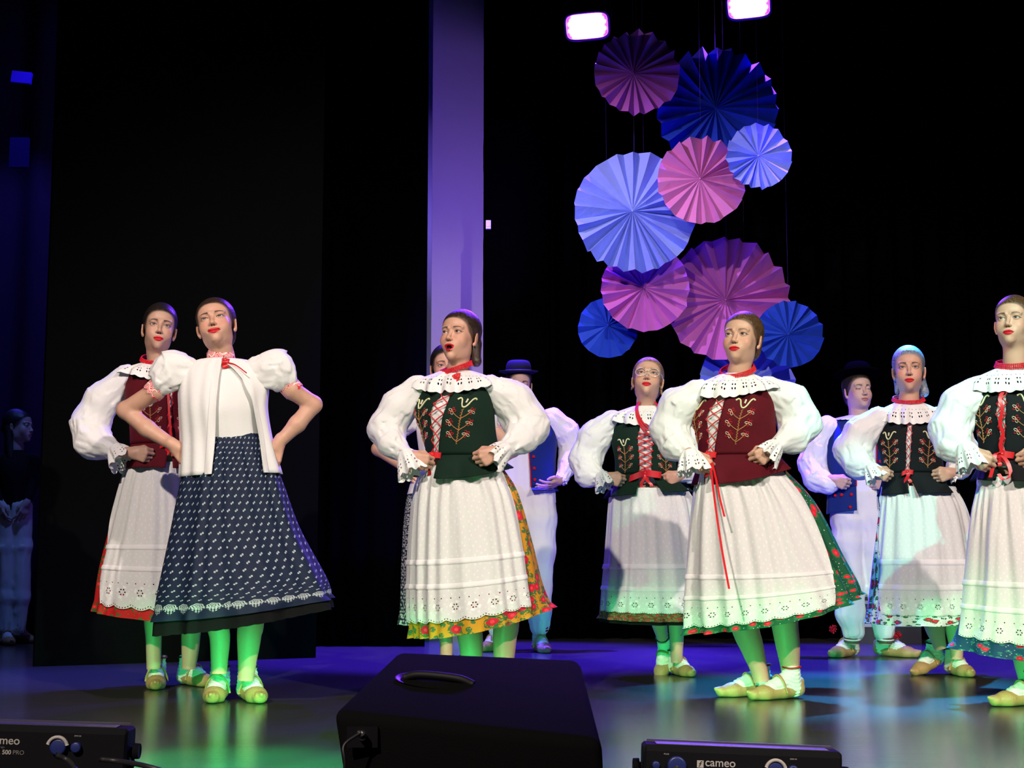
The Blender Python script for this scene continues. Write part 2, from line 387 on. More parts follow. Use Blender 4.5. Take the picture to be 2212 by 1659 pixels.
def apron_mat(name, c=(.69, .69, .67)):
    """u: metres across, v: metres up from the scalloped hem"""
    m = Mat(name, c, .85, .15); vec, u, v = m.uv(); m.base(c)
    dd, r1, r2 = m.voronoi(m.mapped(vec, (1, 1, 1), .78), 42, .5); m.over(dd.lt(.17) * .45, (.84, .84, .82))
    cell = ((u / .082).fr() - .5) * .082; vv = v - .068
    r = (cell * cell + vv * vv).sqrt(); a = cell.at2(vv); fr = ((a * (6 / 6.28318)).fr() - .5) * 6.28318 / 6
    hole = ((r - .0115) * (r - .0115) + (fr * .0115) * (fr * .0115)).sqrt().lt(.0032)
    petal = r.gt(.017) * r.lt(.028) * ((a * 4).sin().gt(.2)); m.over(petal * .7, (.88, .88, .86))
    sc = ((u / .082) * 3.14159).sin().ab(); line = v - .021 + sc * .016
    c2 = ((u / .0115).fr() - .5) * .0115
    hole = hole.mx((c2 * c2 + line * line).sqrt().lt(.0027))
    c3 = ((u / .041).fr() - .5) * .041; l3 = v - .105
    hole = hole.mx((c3 * c3 + l3 * l3).sqrt().lt(.0026))
    m.bump(m.noise(vec, 160, 4, .6), .25, .003); m.holes(hole); return m.m
def velvet(name, c):
    m = Mat(name, c, .8, .2, 0, .35); m.b.inputs['Sheen Tint'].default_value = (*[min(1, x * 6 + .03) for x in c], 1)
    v = m.obj(); n = m.noise(v, 14, 4, .65); m.base(c).over(n * .6, tuple(x * 2.2 for x in c)); m.bump(m.noise(v, 220, 2), .15, .002); return m.m
def floral(name, base, flower, leaf, tiny, scale=17, fl=.30, den=.35, rough=.75):
    m = Mat(name, base, rough, .25); vec, u, v = m.uv(); m.base(base)
    nz = m.noise(vec, 95, 2); d3, a3, b3 = m.voronoi(vec, scale * 1.9); m.over(d3.lt(.34) * a3.gt(1 - den) * nz.gt(.42), leaf)
    d4, a4, b4 = m.voronoi(m.mapped(vec, (1, 1, 1), .5), scale * 3.3); m.over(d4.lt(.13) * a4.gt(.62), tiny)
    d1, a1, b1 = m.voronoi(vec, scale, .85); halo = (d1 + (nz - .5) * .25)
    m.over(halo.lt(fl * 1.55) * a1.gt(.35) * nz.gt(.45), leaf)
    m.over(halo.lt(fl) * a1.gt(.35), flower); m.over(d1.lt(fl * .4) * a1.gt(.35), tuple(min(1, x * 1.6 + .02) for x in flower))
    m.bump(m.noise(vec, 140, 3), .2, .002); return m.m
def dotted_blue(name):
    m = Mat(name, (.012, .022, .06), .7, .25); vec, u, v = m.uv(); m.base((.006, .014, .040))
    row = (v / .024).fl(); uu = u / .034 + (row * .5).fr(); x = (uu.fr() - .5) * .034; y = ((v / .024).fr() - .5) * .024
    a = ((x - .0032) * (x - .0032) + (y - .002) * (y - .002)).sqrt().lt(.0034); b = ((x + .0032) * (x + .0032) + (y + .002) * (y + .002)).sqrt().lt(.0034)
    m.over(a.mx(b) * v.gt(.122), (.36, .42, .45))
    # the printed lace border
    cell = ((u / .05).fr() - .5) * .05; vv = v - .090; r = (cell * cell + vv * vv).sqrt(); an = cell.at2(vv)
    ring = ((r + (an * 6).sin() * .0015) * 760).sin().gt(-.1) * (r + (an * 6).sin() * .002).lt(.022)
    drip = v.gt(.040) * v.lt(.090) * ((u * 700).sin().gt(-.2)) * ((v - .058) + (((u / .05 - .5) * 6.28318).cos() * .016)).gt(.0) * ((v * 500).sin().gt(-.5))
    m.over(ring.mx(drip) * .8, (.55, .62, .62)); m.bump(m.noise(vec, 150, 3), .2, .002); return m.m
def woven_band(name):
    m = Mat(name, (.6, .02, .04), .75, .2); vec, u, v = m.uv(); m.base((.62, .02, .05))
    d, a, b = m.voronoi(vec, 42, .6); m.over(((d * 30).sin().gt(.25)) * d.lt(.55), (.85, .75, .68))
    w_ = (v - .018 + (u * 120).sin() * .006).ab().lt(.0022); m.over(w_, (.85, .75, .68)); return m.m
WHITE = cotton('white_cotton'); WHITE2 = cotton('white_linen_shirt', (.78, .77, .80))
LACE = eyelet_lace('eyelet_lace'); APRON = apron_mat('white_eyelet_apron')
V_GREEN = velvet('dark_green_velvet', (.0028, .0135, .0075)); V_RED = velvet('dark_red_velvet', (.065, .0016, .006)); V_BLACK = velvet('black_velvet', (.004, .005, .006))
SK_RED = floral('red_floral_cotton', (.55, .010, .012), (.68, .02, .02), (.06, .11, .02), (.10, .16, .03), 20, .2, .7)
SK_YEL = floral('ochre_floral_cotton', (.56, .24, .012), (.62, .015, .035), (.05, .14, .04), (.10, .16, .06), 15, .30, .75)
SK_BRN = floral('brown_green_floral_cotton', (.20, .045, .02), (.50, .02, .02), (.10, .22, .08), (.25, .25, .12), 26, .25, .7)
SK_GRN = floral('green_floral_cotton', (.006, .085, .035), (.62, .012, .03), (.02, .16, .05), (.5, .55, .4), 19, .24, .2)
SK_WHT = floral('white_floral_cotton', (.72, .74, .70), (.55, .015, .03), (.02, .12, .06), (.05, .20, .10), 17, .24, .7)
SK_BLU = floral('teal_blue_floral_cotton', (.008, .055, .12), (.68, .015, .04), (.03, .17, .16), (.4, .5, .3), 19, .24, .5)
SK_DOT = dotted_blue('navy_dotted_cotton')
def fine_dots(name):
    m = Mat(name, (.03, .035, .045), .7, .25); vec, u, v = m.uv(); m.base((.016, .022, .034)); d, a, b = m.voronoi(vec, 95, .7); m.over(d.lt(.36), (.50, .52, .52)); return m.m
SK_FIN = fine_dots('dark_fine_dotted_cotton')
BAND = woven_band('red_white_woven_band')
LEATHER = solid('tan_leather', (.44, .25, .10), .5, .45, bump=(70, .25)); SOCK = solid('white_wool_sock', (.72, .71, .64), .9, .1, bump=(200, .4))
CORD_BLK = solid('black_cord', (.01, .01, .012), .7); CORD_RED = solid('red_cord', (.5, .008, .02), .7)
SATIN = solid('red_satin', (.62, .010, .016), .35, .5, sheen=.2); BEAD = solid('red_beads', (.62, .008, .020), .3, .5)
EMB = [solid('cream_thread', (.74, .74, .42), .7), solid('ochre_thread', (.45, .19, .06), .7), solid('red_thread', (.48, .012, .012), .7), solid('pale_thread', (.72, .66, .50), .7)]
WOOL = cotton('cream_wool', (.72, .70, .63)); BLUE = solid('blue_wool', (.008, .022, .14), .85, .15, sheen=.2); REDWOOL = solid('red_wool', (.45, .008, .02), .85, .15)
FELT = solid('black_felt', (.0012, .0012, .0014), 1.0, .0); FELT_LIT = solid('black_felt_blue_lit', (.008, .008, .012), .85, .15); METAL = solid('steel', (.55, .55, .56), .3, .5, 1.0)  # lit copy: black felt lightened, with blue light put into its colour
BLK_LACE = eyelet_lace('black_petticoat_lace', (.012, .012, .012)); BLACKCLOTH = solid('black_cloth', (.006, .006, .007), .9, .1)
# ------------------------------------------------------------------ the stage
def black_drape(name):
    m = Mat(name, (.0035, .0035, .004), 1.0, .0); v = m.obj((30, 30, 2)); m.base((.0006, .0006, .0007)).over(m.noise(v, 1, 2) * .5, (.0012, .0012, .0013)); m.bump(m.noise(m.obj(), 120, 3), .2, .003); return m.m
DRAPE = black_drape('black_drape'); 
def panel_mat():
    m = Mat('black_panel', (.012, .013, .012), .9, .03); v = m.obj(); m.base((.0018, .0021, .0019)).over(m.noise(v, 5, 4) * .5, (.0027, .0028, .0024)); m.bump(m.noise(v, 200, 2), .1, .002); return m.m
PANEL = panel_mat()
def plaster():
    m = Mat('pale_plaster', (.5, .48, .52), .9, .1); v = m.obj(); n = m.noise(v, 25, 4, .6); m.base((.50, .47, .52)).over(n * .25, (.44, .42, .46)); m.over(m.noise(v, 160, 2).gt(.64) * .35, (.36, .34, .40)); m.bump(n, .2, .004); return m.m
PLASTER = plaster()
def floor_mat():
    m = Mat('black_dance_vinyl', (.03, .028, .026), .30, .5); v = m.obj((3, 60, 1)); n = m.noise(v, 1.0, 5, .65); sc = m.noise(m.obj((2, 40, 1)), 9, 2, .7)
    m.base((.058, .052, .046)).over(((n - .3) * 2.2).mx(0).mn(1) * .9, (.030, .028, .027)); m.over(sc.gt(.70) * .25, (.06, .057, .05))
    r = n * .12 + .13; m.L(r, m.b.inputs['Roughness']); m.bump(m.noise(m.obj((30, 200, 1)), 1, 3), .10, .002)
    return m.m
FLOOR = floor_mat()
def struct(o): o['kind'] = 'structure'; return o
mb = MB(); box(mb, (-9, 2.6, -.25), (9, 16, 0)); struct(mb.build('floor', FLOOR, None, (0, 0, 0)))
def folded(name, x0, x1, Y0, Y1, z0, z1, n, amp, mat, seed=0):
    """a hanging drape with vertical folds from (x0, Y0) to (x1, Y1)"""
    r = np.random.RandomState(seed); m = n * 10; t = np.linspace(0, 1, m); ph = r.rand(3) * 6.28
    d = amp * (np.sin(t * n * 6.283 + ph[0] + .8 * np.sin(t * 9 + ph[1])) + .4 * np.sin(t * n * 11.1 + ph[2])); L = math.hypot(x1 - x0, Y1 - Y0); nx, ny = (Y1 - Y0) / L, -(x1 - x0) / L
    zs = np.linspace(z0, z1, 10); V = np.stack([(x0 + (x1 - x0) * t + nx * d)[:, None] * np.ones(10), (Y0 + (Y1 - Y0) * t + ny * d)[:, None] * np.ones(10), np.ones((m, 1)) * zs], -1)
    b = MB(); b.add(V.reshape(-1, 3), grid_faces(m, 10)); o = b.build(name, mat, None, ((x0 + x1) / 2, (Y0 + Y1) / 2, z0)); s_ = o.modifiers.new('thickness', 'SOLIDIFY'); s_.thickness = .006; return o
YB = 11.9
struct(folded('wall_back', P(1044, 1300, YB)[0], 6.5, YB, YB, .0, 6.2, 34, .05, DRAPE, 3))
tag(bpy.data.objects['wall_back'], 'black folded backdrop curtain behind the paper rosettes')
# black standing panel behind the two dancers on the left
yr, yl = ground_y(1421), ground_y(1440)
def slab(name, xa, ya, xb, yb, z0, z1, th, mat, loc=None):
    d = unit(np.array([xb - xa, yb - ya, 0])); n = np.array([-d[1], d[0], 0]) * th; b = MB()
    V = [np.array([x, y, 0]) + n * k + np.array([0, 0, z]) for x, y in ((xa, ya), (xb, yb)) for k in (0, 1) for z in (z0, z1)]
    b.add(V, BOXF[:, ::-1], 0, smooth=False); return b.build(name, mat, None, ((xa + xb) / 2, (ya + yb) / 2, z0))
xa, xb = P(74, 1440, yl)[0], P(682, 1421, yr)[0]
struct(slab('wall_left', xa, yl, xb, yr, .0, 6.2, .05, PANEL))
tag(bpy.data.objects['wall_left'], 'tall matt black stage panel behind the dancer in the white blouse')
y2 = ground_y(1397)
xa2, xb2 = P(640, 1300, y2)[0], P(917, 1300, y2)[0]
struct(folded('wall_wing', xa2, xb2, y2 + .02, y2, .0, 6.2, 5, .012, DRAPE, 4)); tag(bpy.data.objects['wall_wing'], 'narrow black wing curtain beside the violet wall strip')
# the pale wall strip lit violet and the frayed curtain edge in front of it
struct(slab('wall_side', P(880, 1300, 12.3)[0], 12.3, P(1110, 1300, 12.3)[0], 12.3, .0, 6.2, .1, PLASTER)); tag(bpy.data.objects['wall_side'], 'pale plaster wall strip lit violet between black curtains')
struct(slab('trim_1', P(915, 1300, 11.6)[0], 11.6, P(927, 1300, 11.6)[0], 11.6, 0, 6.2, .04, solid('grey_blue_trim', (.10, .11, .16), .6))); tag(bpy.data.objects['trim_1'], 'thin grey edge strip along the violet wall')
zs = np.linspace(0, 6.2, 240); r_ = np.random.RandomState(5); e = np.interp(zs, np.linspace(0, 6.2, 60), r_.rand(60)); xe = P(1046, 800, 11.75)[0] - .012 + .035 * e * (np.sin(zs * 6) * .5 + .5)
b = MB(); b.add(np.concatenate([np.stack([xe, np.full(240, 11.75), zs], 1), np.stack([np.full(240, xe.max() + .5), np.full(240, 11.77), zs], 1)]), grid_faces(2, 240)); o = struct(b.build('trim_2', DRAPE, None, (float(xe.mean()), 11.75, 0))); o['label'] = 'frayed wavy edge of black curtain'; s_ = o.modifiers.new('thickness', 'SOLIDIFY'); s_.thickness = .004
# off-stage wall far left, with boards whose colour carries the window slots' blue glow
struct(folded('wall_offstage', -9, -3.0, 13.4, 13.2, .0, 6.2, 12, .03, solid('dark_blue_drape', (.05, .05, .07), .9), 8)); tag(bpy.data.objects['wall_offstage'], 'dim blue curtain in the wing behind the waiting person')
struct(slab('wall_right', 6.5, 3.0, 6.5, 13, 0, 6.2, .1, DRAPE))
b = MB(); q = P(47, 168, 12.4); box(b, (-.085, -.02, -.05), (.085, .02, .05), R=rot(0, 0, 6), c=q); tag(b.build('wall_glow_board', solid('blue_glow_board', (.10, .06, .70), .7), None, q), 'small board coloured with the blue glow of a window slot, high in the dark wing', 'board')
b = MB(); q = P(42, 330, 12.4); box(b, (-.08, -.02, -.13), (.08, .02, .13), c=q); tag(b.build('wall_glow_board', solid('dim_glow_board', (.02, .015, .14), .8), None, q), 'board coloured with a dimmer blue glow, below the bright one in the wing', 'board')
# ceiling grid over the stage, out of the light
struct(slab('ceiling', -9, 9.0, 9, 9.0, 6.2, 6.3, 6.5, DRAPE))
spot('wing_blue_down', (-3.4, 11.6, 5.8), (-4.2, 12.4, 4.2), (.08, .04, 1.0), 130, 40, .6, .05)
# ------------------------------------------------------------------ heads (face to -Y, eyes at z = 0)
def head_shape(male=False, mouth_open=0.0, lid=.0040, smile=0.0):
    f = Field((-.098, -.135, -.215), (.098, .125, .128), .0025)
    nk = .058 if male else .0475
    f.cone((0, .008, -.06), (0, .034, -.215), nk - .002, nk + .004, .0)
    f.ell((0, .018, .036), (.0735, .093, .080), .02)
    f.ell((0, -.035, .042), (.059, .050, .052), .03)
    f.ell((0, -.028, -.030), (.057, .056, .066), .03)
    j = mouth_open * .012
    f.ell((0, -.034, -.072 - j * .6), (.047 if male else .0385, .046, .035), .03)
    for s in (-1, 1):
        f.ell((s * (.045 if male else .035), -.005, -.058), (.015, .025, .025), .03)
        f.ell((s * .034, -.061, -.032), (.022, .019, .024), .030)
    f.ell((0, -.073, -.095 - j), (.021 if male else .016, .016, .014), .022)
    f.ell((0, -.074, -.062), (.028, .019, .022), .02)
    for s in (-1, 1):
        f.cone((s * .012, -.088, .0185), (s * .046, -.073, .021), .0075 if male else .006, .005, .014)
        f.ell((s * .0315, -.099, .0015), (.0195, .0165, .0125), .012, 's')
    # nose
    f.cone((0, -.082, .010), (0, -.1025, -.029), .0058, .0078, .012)
    f.ell((0, -.1050, -.0335), (.0088, .0090, .0078), .008)
    for s in (-1, 1):
        f.ell((s * .0100, -.0960, -.0370), (.0064, .0086, .0056), .006)
        f.ell((s * .0052, -.1045, -.0430), (.0034, .0050, .0028), .002, 's')
    # eyes: ball and lids
    for s in (-1, 1):
        c = np.array([s * .0308, -.0752, .0005])
        f.ell(c, .0128, .001)
        sl, X = f.sub(c - .022, c + .022)
        dx = (X[0] - c[0]) / .0150; al = np.clip(1 - dx * dx, 0, 1)
        sp = np.sqrt((X[0] - c[0])**2 + (X[1] - c[1])**2 + (X[2] - c[2])**2)
        up = np.maximum(sp - .0148, (c[2] - .0012 + (lid + .0012) * al) - X[2]); lo = np.maximum(sp - .0144, X[2] - (c[2] - .0012 - .0036 * al))
        f.put(sl, np.broadcast_to(up, f.D[sl].shape).astype(np.float32), .0025, 'u'); f.put(sl, np.broadcast_to(lo, f.D[sl].shape).astype(np.float32), .0025, 'u')
    # lips
    lw = 1.0 + smile * .12
    for s in (-1, 1):
        f.ell((s * .0085 * lw, -.0925, -.0602 + smile * .001), (.0125 * lw, .0070, .0052), .004)
        if smile: f.ell((s * .026, -.089, -.0625), (.004, .006, .004), .006, 's')
    f.ell((0, -.0915, -.0708 - j), (.0165 * lw, .0075, .0063), .004)
    if mouth_open: f.ell((0, -.098, -.0665 - j * .5), (.0135, .020, .0035 + j * .45), .003, 's')
    else: f.ell((0, -.1000, -.0655), (.022 * lw, .0060, .0012), .002, 's')
    # ears
    for s in (-1, 1):
        R = rot(s * 22, 0, s * 6)
        f.ell((s * .0745, .014, -.010), (.0065, .0185, .0300), .006, 'u', R)
        f.ell((s * .0700, .004, -.036), (.0055, .008, .009), .006)
        f.ell((s * .0830, .008, -.006), (.0050, .0100, .0180), .003, 's', R)
    V, F = f.mesh(1)
    return V, F
HAIRLINE = ([-.30, -.10, -.06, -.025, -.010, .010, .040, .062, .078, .100, .15], [.06, .050, .040, .022, -.004, -.034, -.054, -.074, -.100, -.14, -.2])
def head_colours(V, skin, hair=None):
    """skin with the natural flush of cheeks, nose and ears and the downy edge of the hairline; the features are in the face material"""
    skin = np.array(skin); C = np.tile(skin, (len(V), 1)).astype(float); x, y, z = V.T; ax_ = np.abs(x)
    def mixc(m, c, a=1.0):
        m = np.clip(m, 0, 1)[:, None] * a; C[:] = C * (1 - m) + np.array(c) * m
    mixc(np.exp(-(((ax_ - .042) / .018)**2 + ((z + .030) / .016)**2)) * (y < -.03), skin * np.array([1.02, .70, .68]), .6)
    mixc(np.exp(-((ax_ / .010)**2 + ((z + .036) / .009)**2)) * (y < -.092), skin * np.array([1, .78, .74]), .5)
    mixc((ax_ > .070).astype(float), skin * np.array([1, .75, .70]), .4)
    if hair is not None:
        d = y - np.interp(z, *HAIRLINE); mixc(np.clip((d + .010) / .012, 0, 1) * (z > -.02) * (ax_ < .074), hair, .85)
    return np.concatenate([C, V], 1)
HEADS = {}
def head_mesh(kind):
    if kind not in HEADS:
        a = dict(f=dict(), half=dict(lid=.0022, smile=1.0), open=dict(mouth_open=1.0), m=dict(male=True, lid=-.0030))[kind]
        HEADS[kind] = (head_shape(**a), a)
    return HEADS[kind]
def hair_shape(style):
    f = Field((-.11, -.12, -.26), (.11, .17, .145), .0044)
    f.ell((0, .027, .045), (.0800, .0990, .0890), .0)
    f.ell((0, -.032, .046), (.0640, .0545, .0565), .02)
    f.ell((0, .060, -.030), (.064, .046, .060), .03)
    sl, X = f.sub((-.2, -.2, -.3), (.2, .2, .2))
    zz = [-.30, -.10, -.06, -.025, -.010, .010, .040, .062, .078, .100, .15]; yy = [.06, .050, .040, .022, -.004, -.034, -.054, -.074, -.100, -.14, -.2]
    if style == 'male': yy = [.08, .065, .045, .026, .004, -.012, -.045, -.070, -.090, -.13, -.2]
    cut = np.interp(X[2], zz, yy) - X[1]
    wv = .0022 * np.sin(X[0] * 900) if style == 'male' else .0
    wv = wv + .0035 * np.sin(X[0] * 260 + 1) * (np.abs(X[0]) < .06) - .006 * np.exp(-(X[0] / .03)**2)
    f.put(sl, -np.broadcast_to(cut + wv, f.D.shape).astype(np.float32), .010, 's')
    f.put(sl, -np.broadcast_to((-.085 if style != 'male' else -.075) - X[2], f.D.shape).astype(np.float32), .006, 's')
    if style in ('bun', 'loose', 'down'): f.ell((0, .112, -.005), (.036, .030, .036), .012)
    if style == 'loose':  # strands that hang behind the jaw
        f.cone((.052, .045, -.03), (.050, .045, -.125), .026, .012, .015); f.cone((-.045, .055, -.03), (-.045, .06, -.10), .02, .01, .015)
    if style == 'wisps':
        f.cone((.066, .02, -.03), (.078, .0, -.085), .010, .004, .012); f.cone((-.068, .015, -.03), (-.080, -.005, -.060), .010, .004, .012)
    if style == 'tail':
        f.cone((.050, .055, -.02), (.074, .035, -.10), .028, .018, .02); f.ell((.070, .042, -.105), (.020, .018, .022), .015)
        f.cone((-.050, .055, -.02), (-.060, .040, -.10), .022, .010, .02)
    if style == 'down':
        for s in (-1, 1): f.cone((s * .05, .05, -.02), (s * .062, .03, -.22), .030, .024, .02)
        f.cone((0, .07, -.02), (0, .07, -.22), .04, .04, .02)
    return f.mesh(2)
HAIRS = {}
def hair_mesh(style):
    if style not in HAIRS: HAIRS[style] = hair_shape(style)
    return HAIRS[style]
# ------------------------------------------------------------------ hands: chains of tapering bones
POSES = dict(fist=((68, 95, 60), .0, .9), hip=((22, 30, 20), .10, .35), open=((14, 22, 16), .30, .15))
def hand_bones(w, xd, yd, zd, pose='fist', s=1.0):
    """w wrist, xd towards the fingers, yd towards the thumb, zd back of the hand"""
    w = np.asarray(w, float); (a1, a2, a3), spread, tc = POSES[pose]
    def L(x, y, z): return w + s * (x * xd + y * yd + z * zd)
    out = [(L(-.02, 0, 0), L(.02, .004, 0), .0245 * s, .026 * s)]
    yk = (.029, .0095, -.0105, -.028); ln = (.95, 1.05, 1.0, .80); rr = (.0094, .0096, .0092, .0082)
    for i in range(4):
        out.append((L(.012, yk[i] * .55, 0), L(.084 - .006 * abs(i - 1), yk[i], .002), .0150 * s, .0112 * s))
        p = np.array([.084 - .006 * abs(i - 1), yk[i], .002]); ang = 0; sp = spread * yk[i] / .029
        for seg, (q, l) in enumerate(zip((a1, a2, a3), (.041, .026, .021))):
            ang += math.radians(q); l *= ln[i]
            d = np.array([math.cos(ang) * math.cos(sp), math.cos(ang) * math.sin(sp) if seg == 0 else math.cos(ang) * math.sin(sp), -math.sin(ang)])
            n = p + d * l; r0 = rr[i] * (1 - .08 * seg); out.append((L(*p), L(*n), r0 * s, (r0 * .92) * s, 'f')); p = n
    t0 = (.018, .020, -.006); t1 = (.048 + .004 * tc, .046 - .010 * tc, -.012 - .012 * tc); t2 = (.074, .050 - .024 * tc, -.016 - .020 * tc); t3 = (.094 - .004 * tc, .048 - .040 * tc, -.018 - .022 * tc)
    out += [(L(*t0), L(*t1), .0150 * s, .0118 * s), (L(*t1), L(*t2), .0112 * s, .0098 * s, 'f'), (L(*t2), L(*t3), .0098 * s, .0078 * s, 'f')]
    return out
def arm_mesh(chain, hand, h=.0040):
    """chain: [(point, radius)...] ends at the wrist; hand: bones"""
    pts = [c[0] for c in chain] + [b[0] for b in hand] + [b[1] for b in hand]
    lo = np.min(pts, 0) - .07; hi = np.max(pts, 0) + .07
    f = Field(lo, hi, h)
    for (a, ra), (b, rb) in zip(chain[:-1], chain[1:]): f.cone(a, b, ra, rb, .016)
    for b in hand: f.cone(b[0], b[1], b[2], b[3], .0035 if len(b) > 4 else .010)
    return f.mesh(1)
# ------------------------------------------------------------------ moccasins (toe to -Y, sole on z = 0)
_shoe = None
def shoe_parts():
    global _shoe
    if _shoe: return _shoe
    f = Field((-.07, -.225, -.01), (.07, .10, .115), .0042)
    f.cone((0, .042, .040), (0, -.03, .034), .036, .036, .0); f.cone((0, -.03, .034), (0, -.115, .026), .037, .038, .01)
    f.cone((0, -.115, .026), (0, -.160, .024), .037, .024, .015); f.cone((0, -.165, .026), (0, -.192, .040), .016, .007, .02)
    f.cone((0, .050, .04), (0, .056, .075), .030, .026, .012)
    f.ell((0, -.020, .088), (.046, .078, .046), .005, 's'); f.ell((0, .02, .11), (.040, .034, .06), .004, 's')
    sl, X = f.sub((-1, -1, -1), (1, 1, 1))
    f.put(sl, -np.broadcast_to(.001 - X[2], f.D.shape).astype(np.float32), .006, 's')
    ang = np.arctan2(X[0], -(X[1] + .115)); f.D += (np.where((X[2] > .030) & (X[1] < -.10), .0016 * np.sin(ang * 26), 0)).astype(np.float32)
    shoe = f.mesh(1); shoe[0][:, 2] *= .86
    g = Field((-.06, -.16, .005), (.06, .085, .128), .0042)
    g.cone((0, .03, .04), (0, .026, .128), .036, .033, .0); g.cone((0, -.085, .040), (0, .01, .078), .027, .033, .02)
    g.cone((0, .03, .035), (0, -.07, .035), .030, .030, .02)
    sl, X = g.sub((-1, -1, -1), (1, 1, 1)); g.D += (.0020 * np.sin(X[2] * 420 + 3 * X[0] * 60 + 2 * np.sin(X[1] * 70)) * np.ones(g.D.shape)).astype(np.float32)
    sock = g.mesh(1)
    mb = MB(); t = np.linspace(0, math.pi, 14)
    tube(mb, np.stack([.0410 * np.cos(t), -.030 - .016 * np.sin(t), .026 + .068 * np.sin(t)], 1), .0080, 6, flat=.45)
    strap = (np.concatenate([v for v, _, _ in mb.V]), mb.F)
    _shoe = {}
    _shoe['shoe'] = MB().add(*shoe).mesh('shoe', [LEATHER]); _shoe['sock'] = MB().add(*sock).mesh('sock', [SOCK]); _shoe['strap'] = mb.mesh('strap', [LEATHER])
    mb = MB(); box(mb, (-.004, -.002, -.006), (.004, .002, .006)); _shoe['buckle'] = mb.mesh('buckle', [METAL])
    for nm, mt in (('black', CORD_BLK), ('red', CORD_RED)):
        mb = MB(); a = np.linspace(0, 2 * math.pi, 25); tube(mb, np.stack([.037 * np.cos(a), .026 + .037 * np.sin(a), .122 + .003 * np.sin(a * 2)], 1), .0042, 6, cap=False); _shoe[nm] = mb.mesh('ankle_cord', [mt])
    return _shoe
def put_shoe(root, at, yaw, cord='black', pitch=0, roll=0, s=1.0, z=0.0, tilt=0):
    sp = shoe_parts(); M = Matrix.Translation(Vector(at) - Vector(root.location)) @ Matrix.Rotation(math.radians(yaw), 4, 'Z') @ Matrix.Rotation(math.radians(pitch), 4, 'X') @ Matrix.Rotation(math.radians(roll), 4, 'Y') @ Matrix.Scale(s, 4)
    o = link(bpy.data.objects.new('shoe', sp['shoe']), root); o.matrix_local = M
    st = link(bpy.data.objects.new('strap', sp['strap']), o)
    bk = link(bpy.data.objects.new('buckle', sp['buckle']), o); bk.location = (.030, -.038, .062); bk.rotation_euler = (.5, .6, .2)
    k = link(bpy.data.objects.new('sock', sp['sock']), root); k.matrix_local = M
    if cord:
        c = link(bpy.data.objects.new('ankle_cord', sp[cord]), root); c.matrix_local = M
    return o
# ------------------------------------------------------------------ lofts
class Loft:
    """rings: (xl, yl, xr, yr, b) silhouette ends in pixels and half depth in metres, v = 0 first ring .. 1 last"""
    def __init__(s, rings, Y, dys=None, folds=None, front=None):
        s.C = []; s.A = []; s.b = []
        for i, (xl, yl, xr, yr, b) in enumerate(rings):
            dy = 0 if dys is None else dys[i]
            L, R = P(xl, yl, Y + dy), P(xr, yr, Y + dy); s.C.append((L + R) / 2); s.A.append((R - L) / 2); s.b.append(b)
        s.C = np.array(s.C); s.A = np.array(s.A); s.b = np.array(s.b, float); s.k = len(rings) - 1
        s.folds = folds; s.front = np.zeros(len(rings)) if front is None else np.array(front, float)
        s.W = np.concatenate([s.C, s.A, s.b[:, None], s.front[:, None]], 1); s.M = np.gradient(s.W, axis=0)
    def at(s, v):
        t = np.clip(np.asarray(v, float), -.2, 1.2) * s.k; i = np.clip(np.floor(t).astype(int), 0, s.k - 1); f = (t - i)[..., None]
        f0 = np.clip(f, 0, 1)
        r = (2 * f0**3 - 3 * f0**2 + 1) * s.W[i] + (f0**3 - 2 * f0**2 + f0) * s.M[i] + (-2 * f0**3 + 3 * f0**2) * s.W[i + 1] + (f0**3 - f0**2) * s.M[i + 1]
        return r + (f - f0) * s.M[np.where(f[..., 0] > 1, i + 1, i)]
    def S(s, phi, v, off=0.0, fold=1.0):
        phi, v = np.broadcast_arrays(np.asarray(phi, float), np.asarray(v, float)); q = s.at(v)
        C, A, b, fr = q[..., 0:3], q[..., 3:6], q[..., 6], q[..., 7]
        sn, cs = np.sin(phi)[..., None], np.cos(phi)[..., None]
        a = np.linalg.norm(A, axis=-1); dirn = A / a[..., None] * sn + np.array([0, -1.0, 0]) * cs
        if s.folds is not None and fold: off = off + fold * s.folds(phi, v) * (a / .2)
        p = C + A * sn + np.array([0, -1.0, 0]) * b[..., None] * cs
        nrm = A / a[..., None] * sn / a[..., None] + np.array([0, -1.0, 0]) * cs / b[..., None]; nrm /= np.linalg.norm(nrm, axis=-1)[..., None]
        p = p + nrm * np.asarray(off)[..., None] if np.ndim(off) else p + nrm * off
        p[..., 2] -= fr * np.maximum(cs[..., 0], 0)**1.5
        return p
    def v_at_z(s, z):
        vv = np.linspace(0, 1, 200); zz = s.at(vv)[:, 2]; o = np.argsort(zz); return np.interp(z, zz[o], vv[o])
    def phi_px(s, x, v, Y):
        q = s.at(np.array(v)); return float(np.arcsin(np.clip((P(x, 900, Y)[0] - q[0]) / np.linalg.norm(q[3:6]), -.97, .97)))
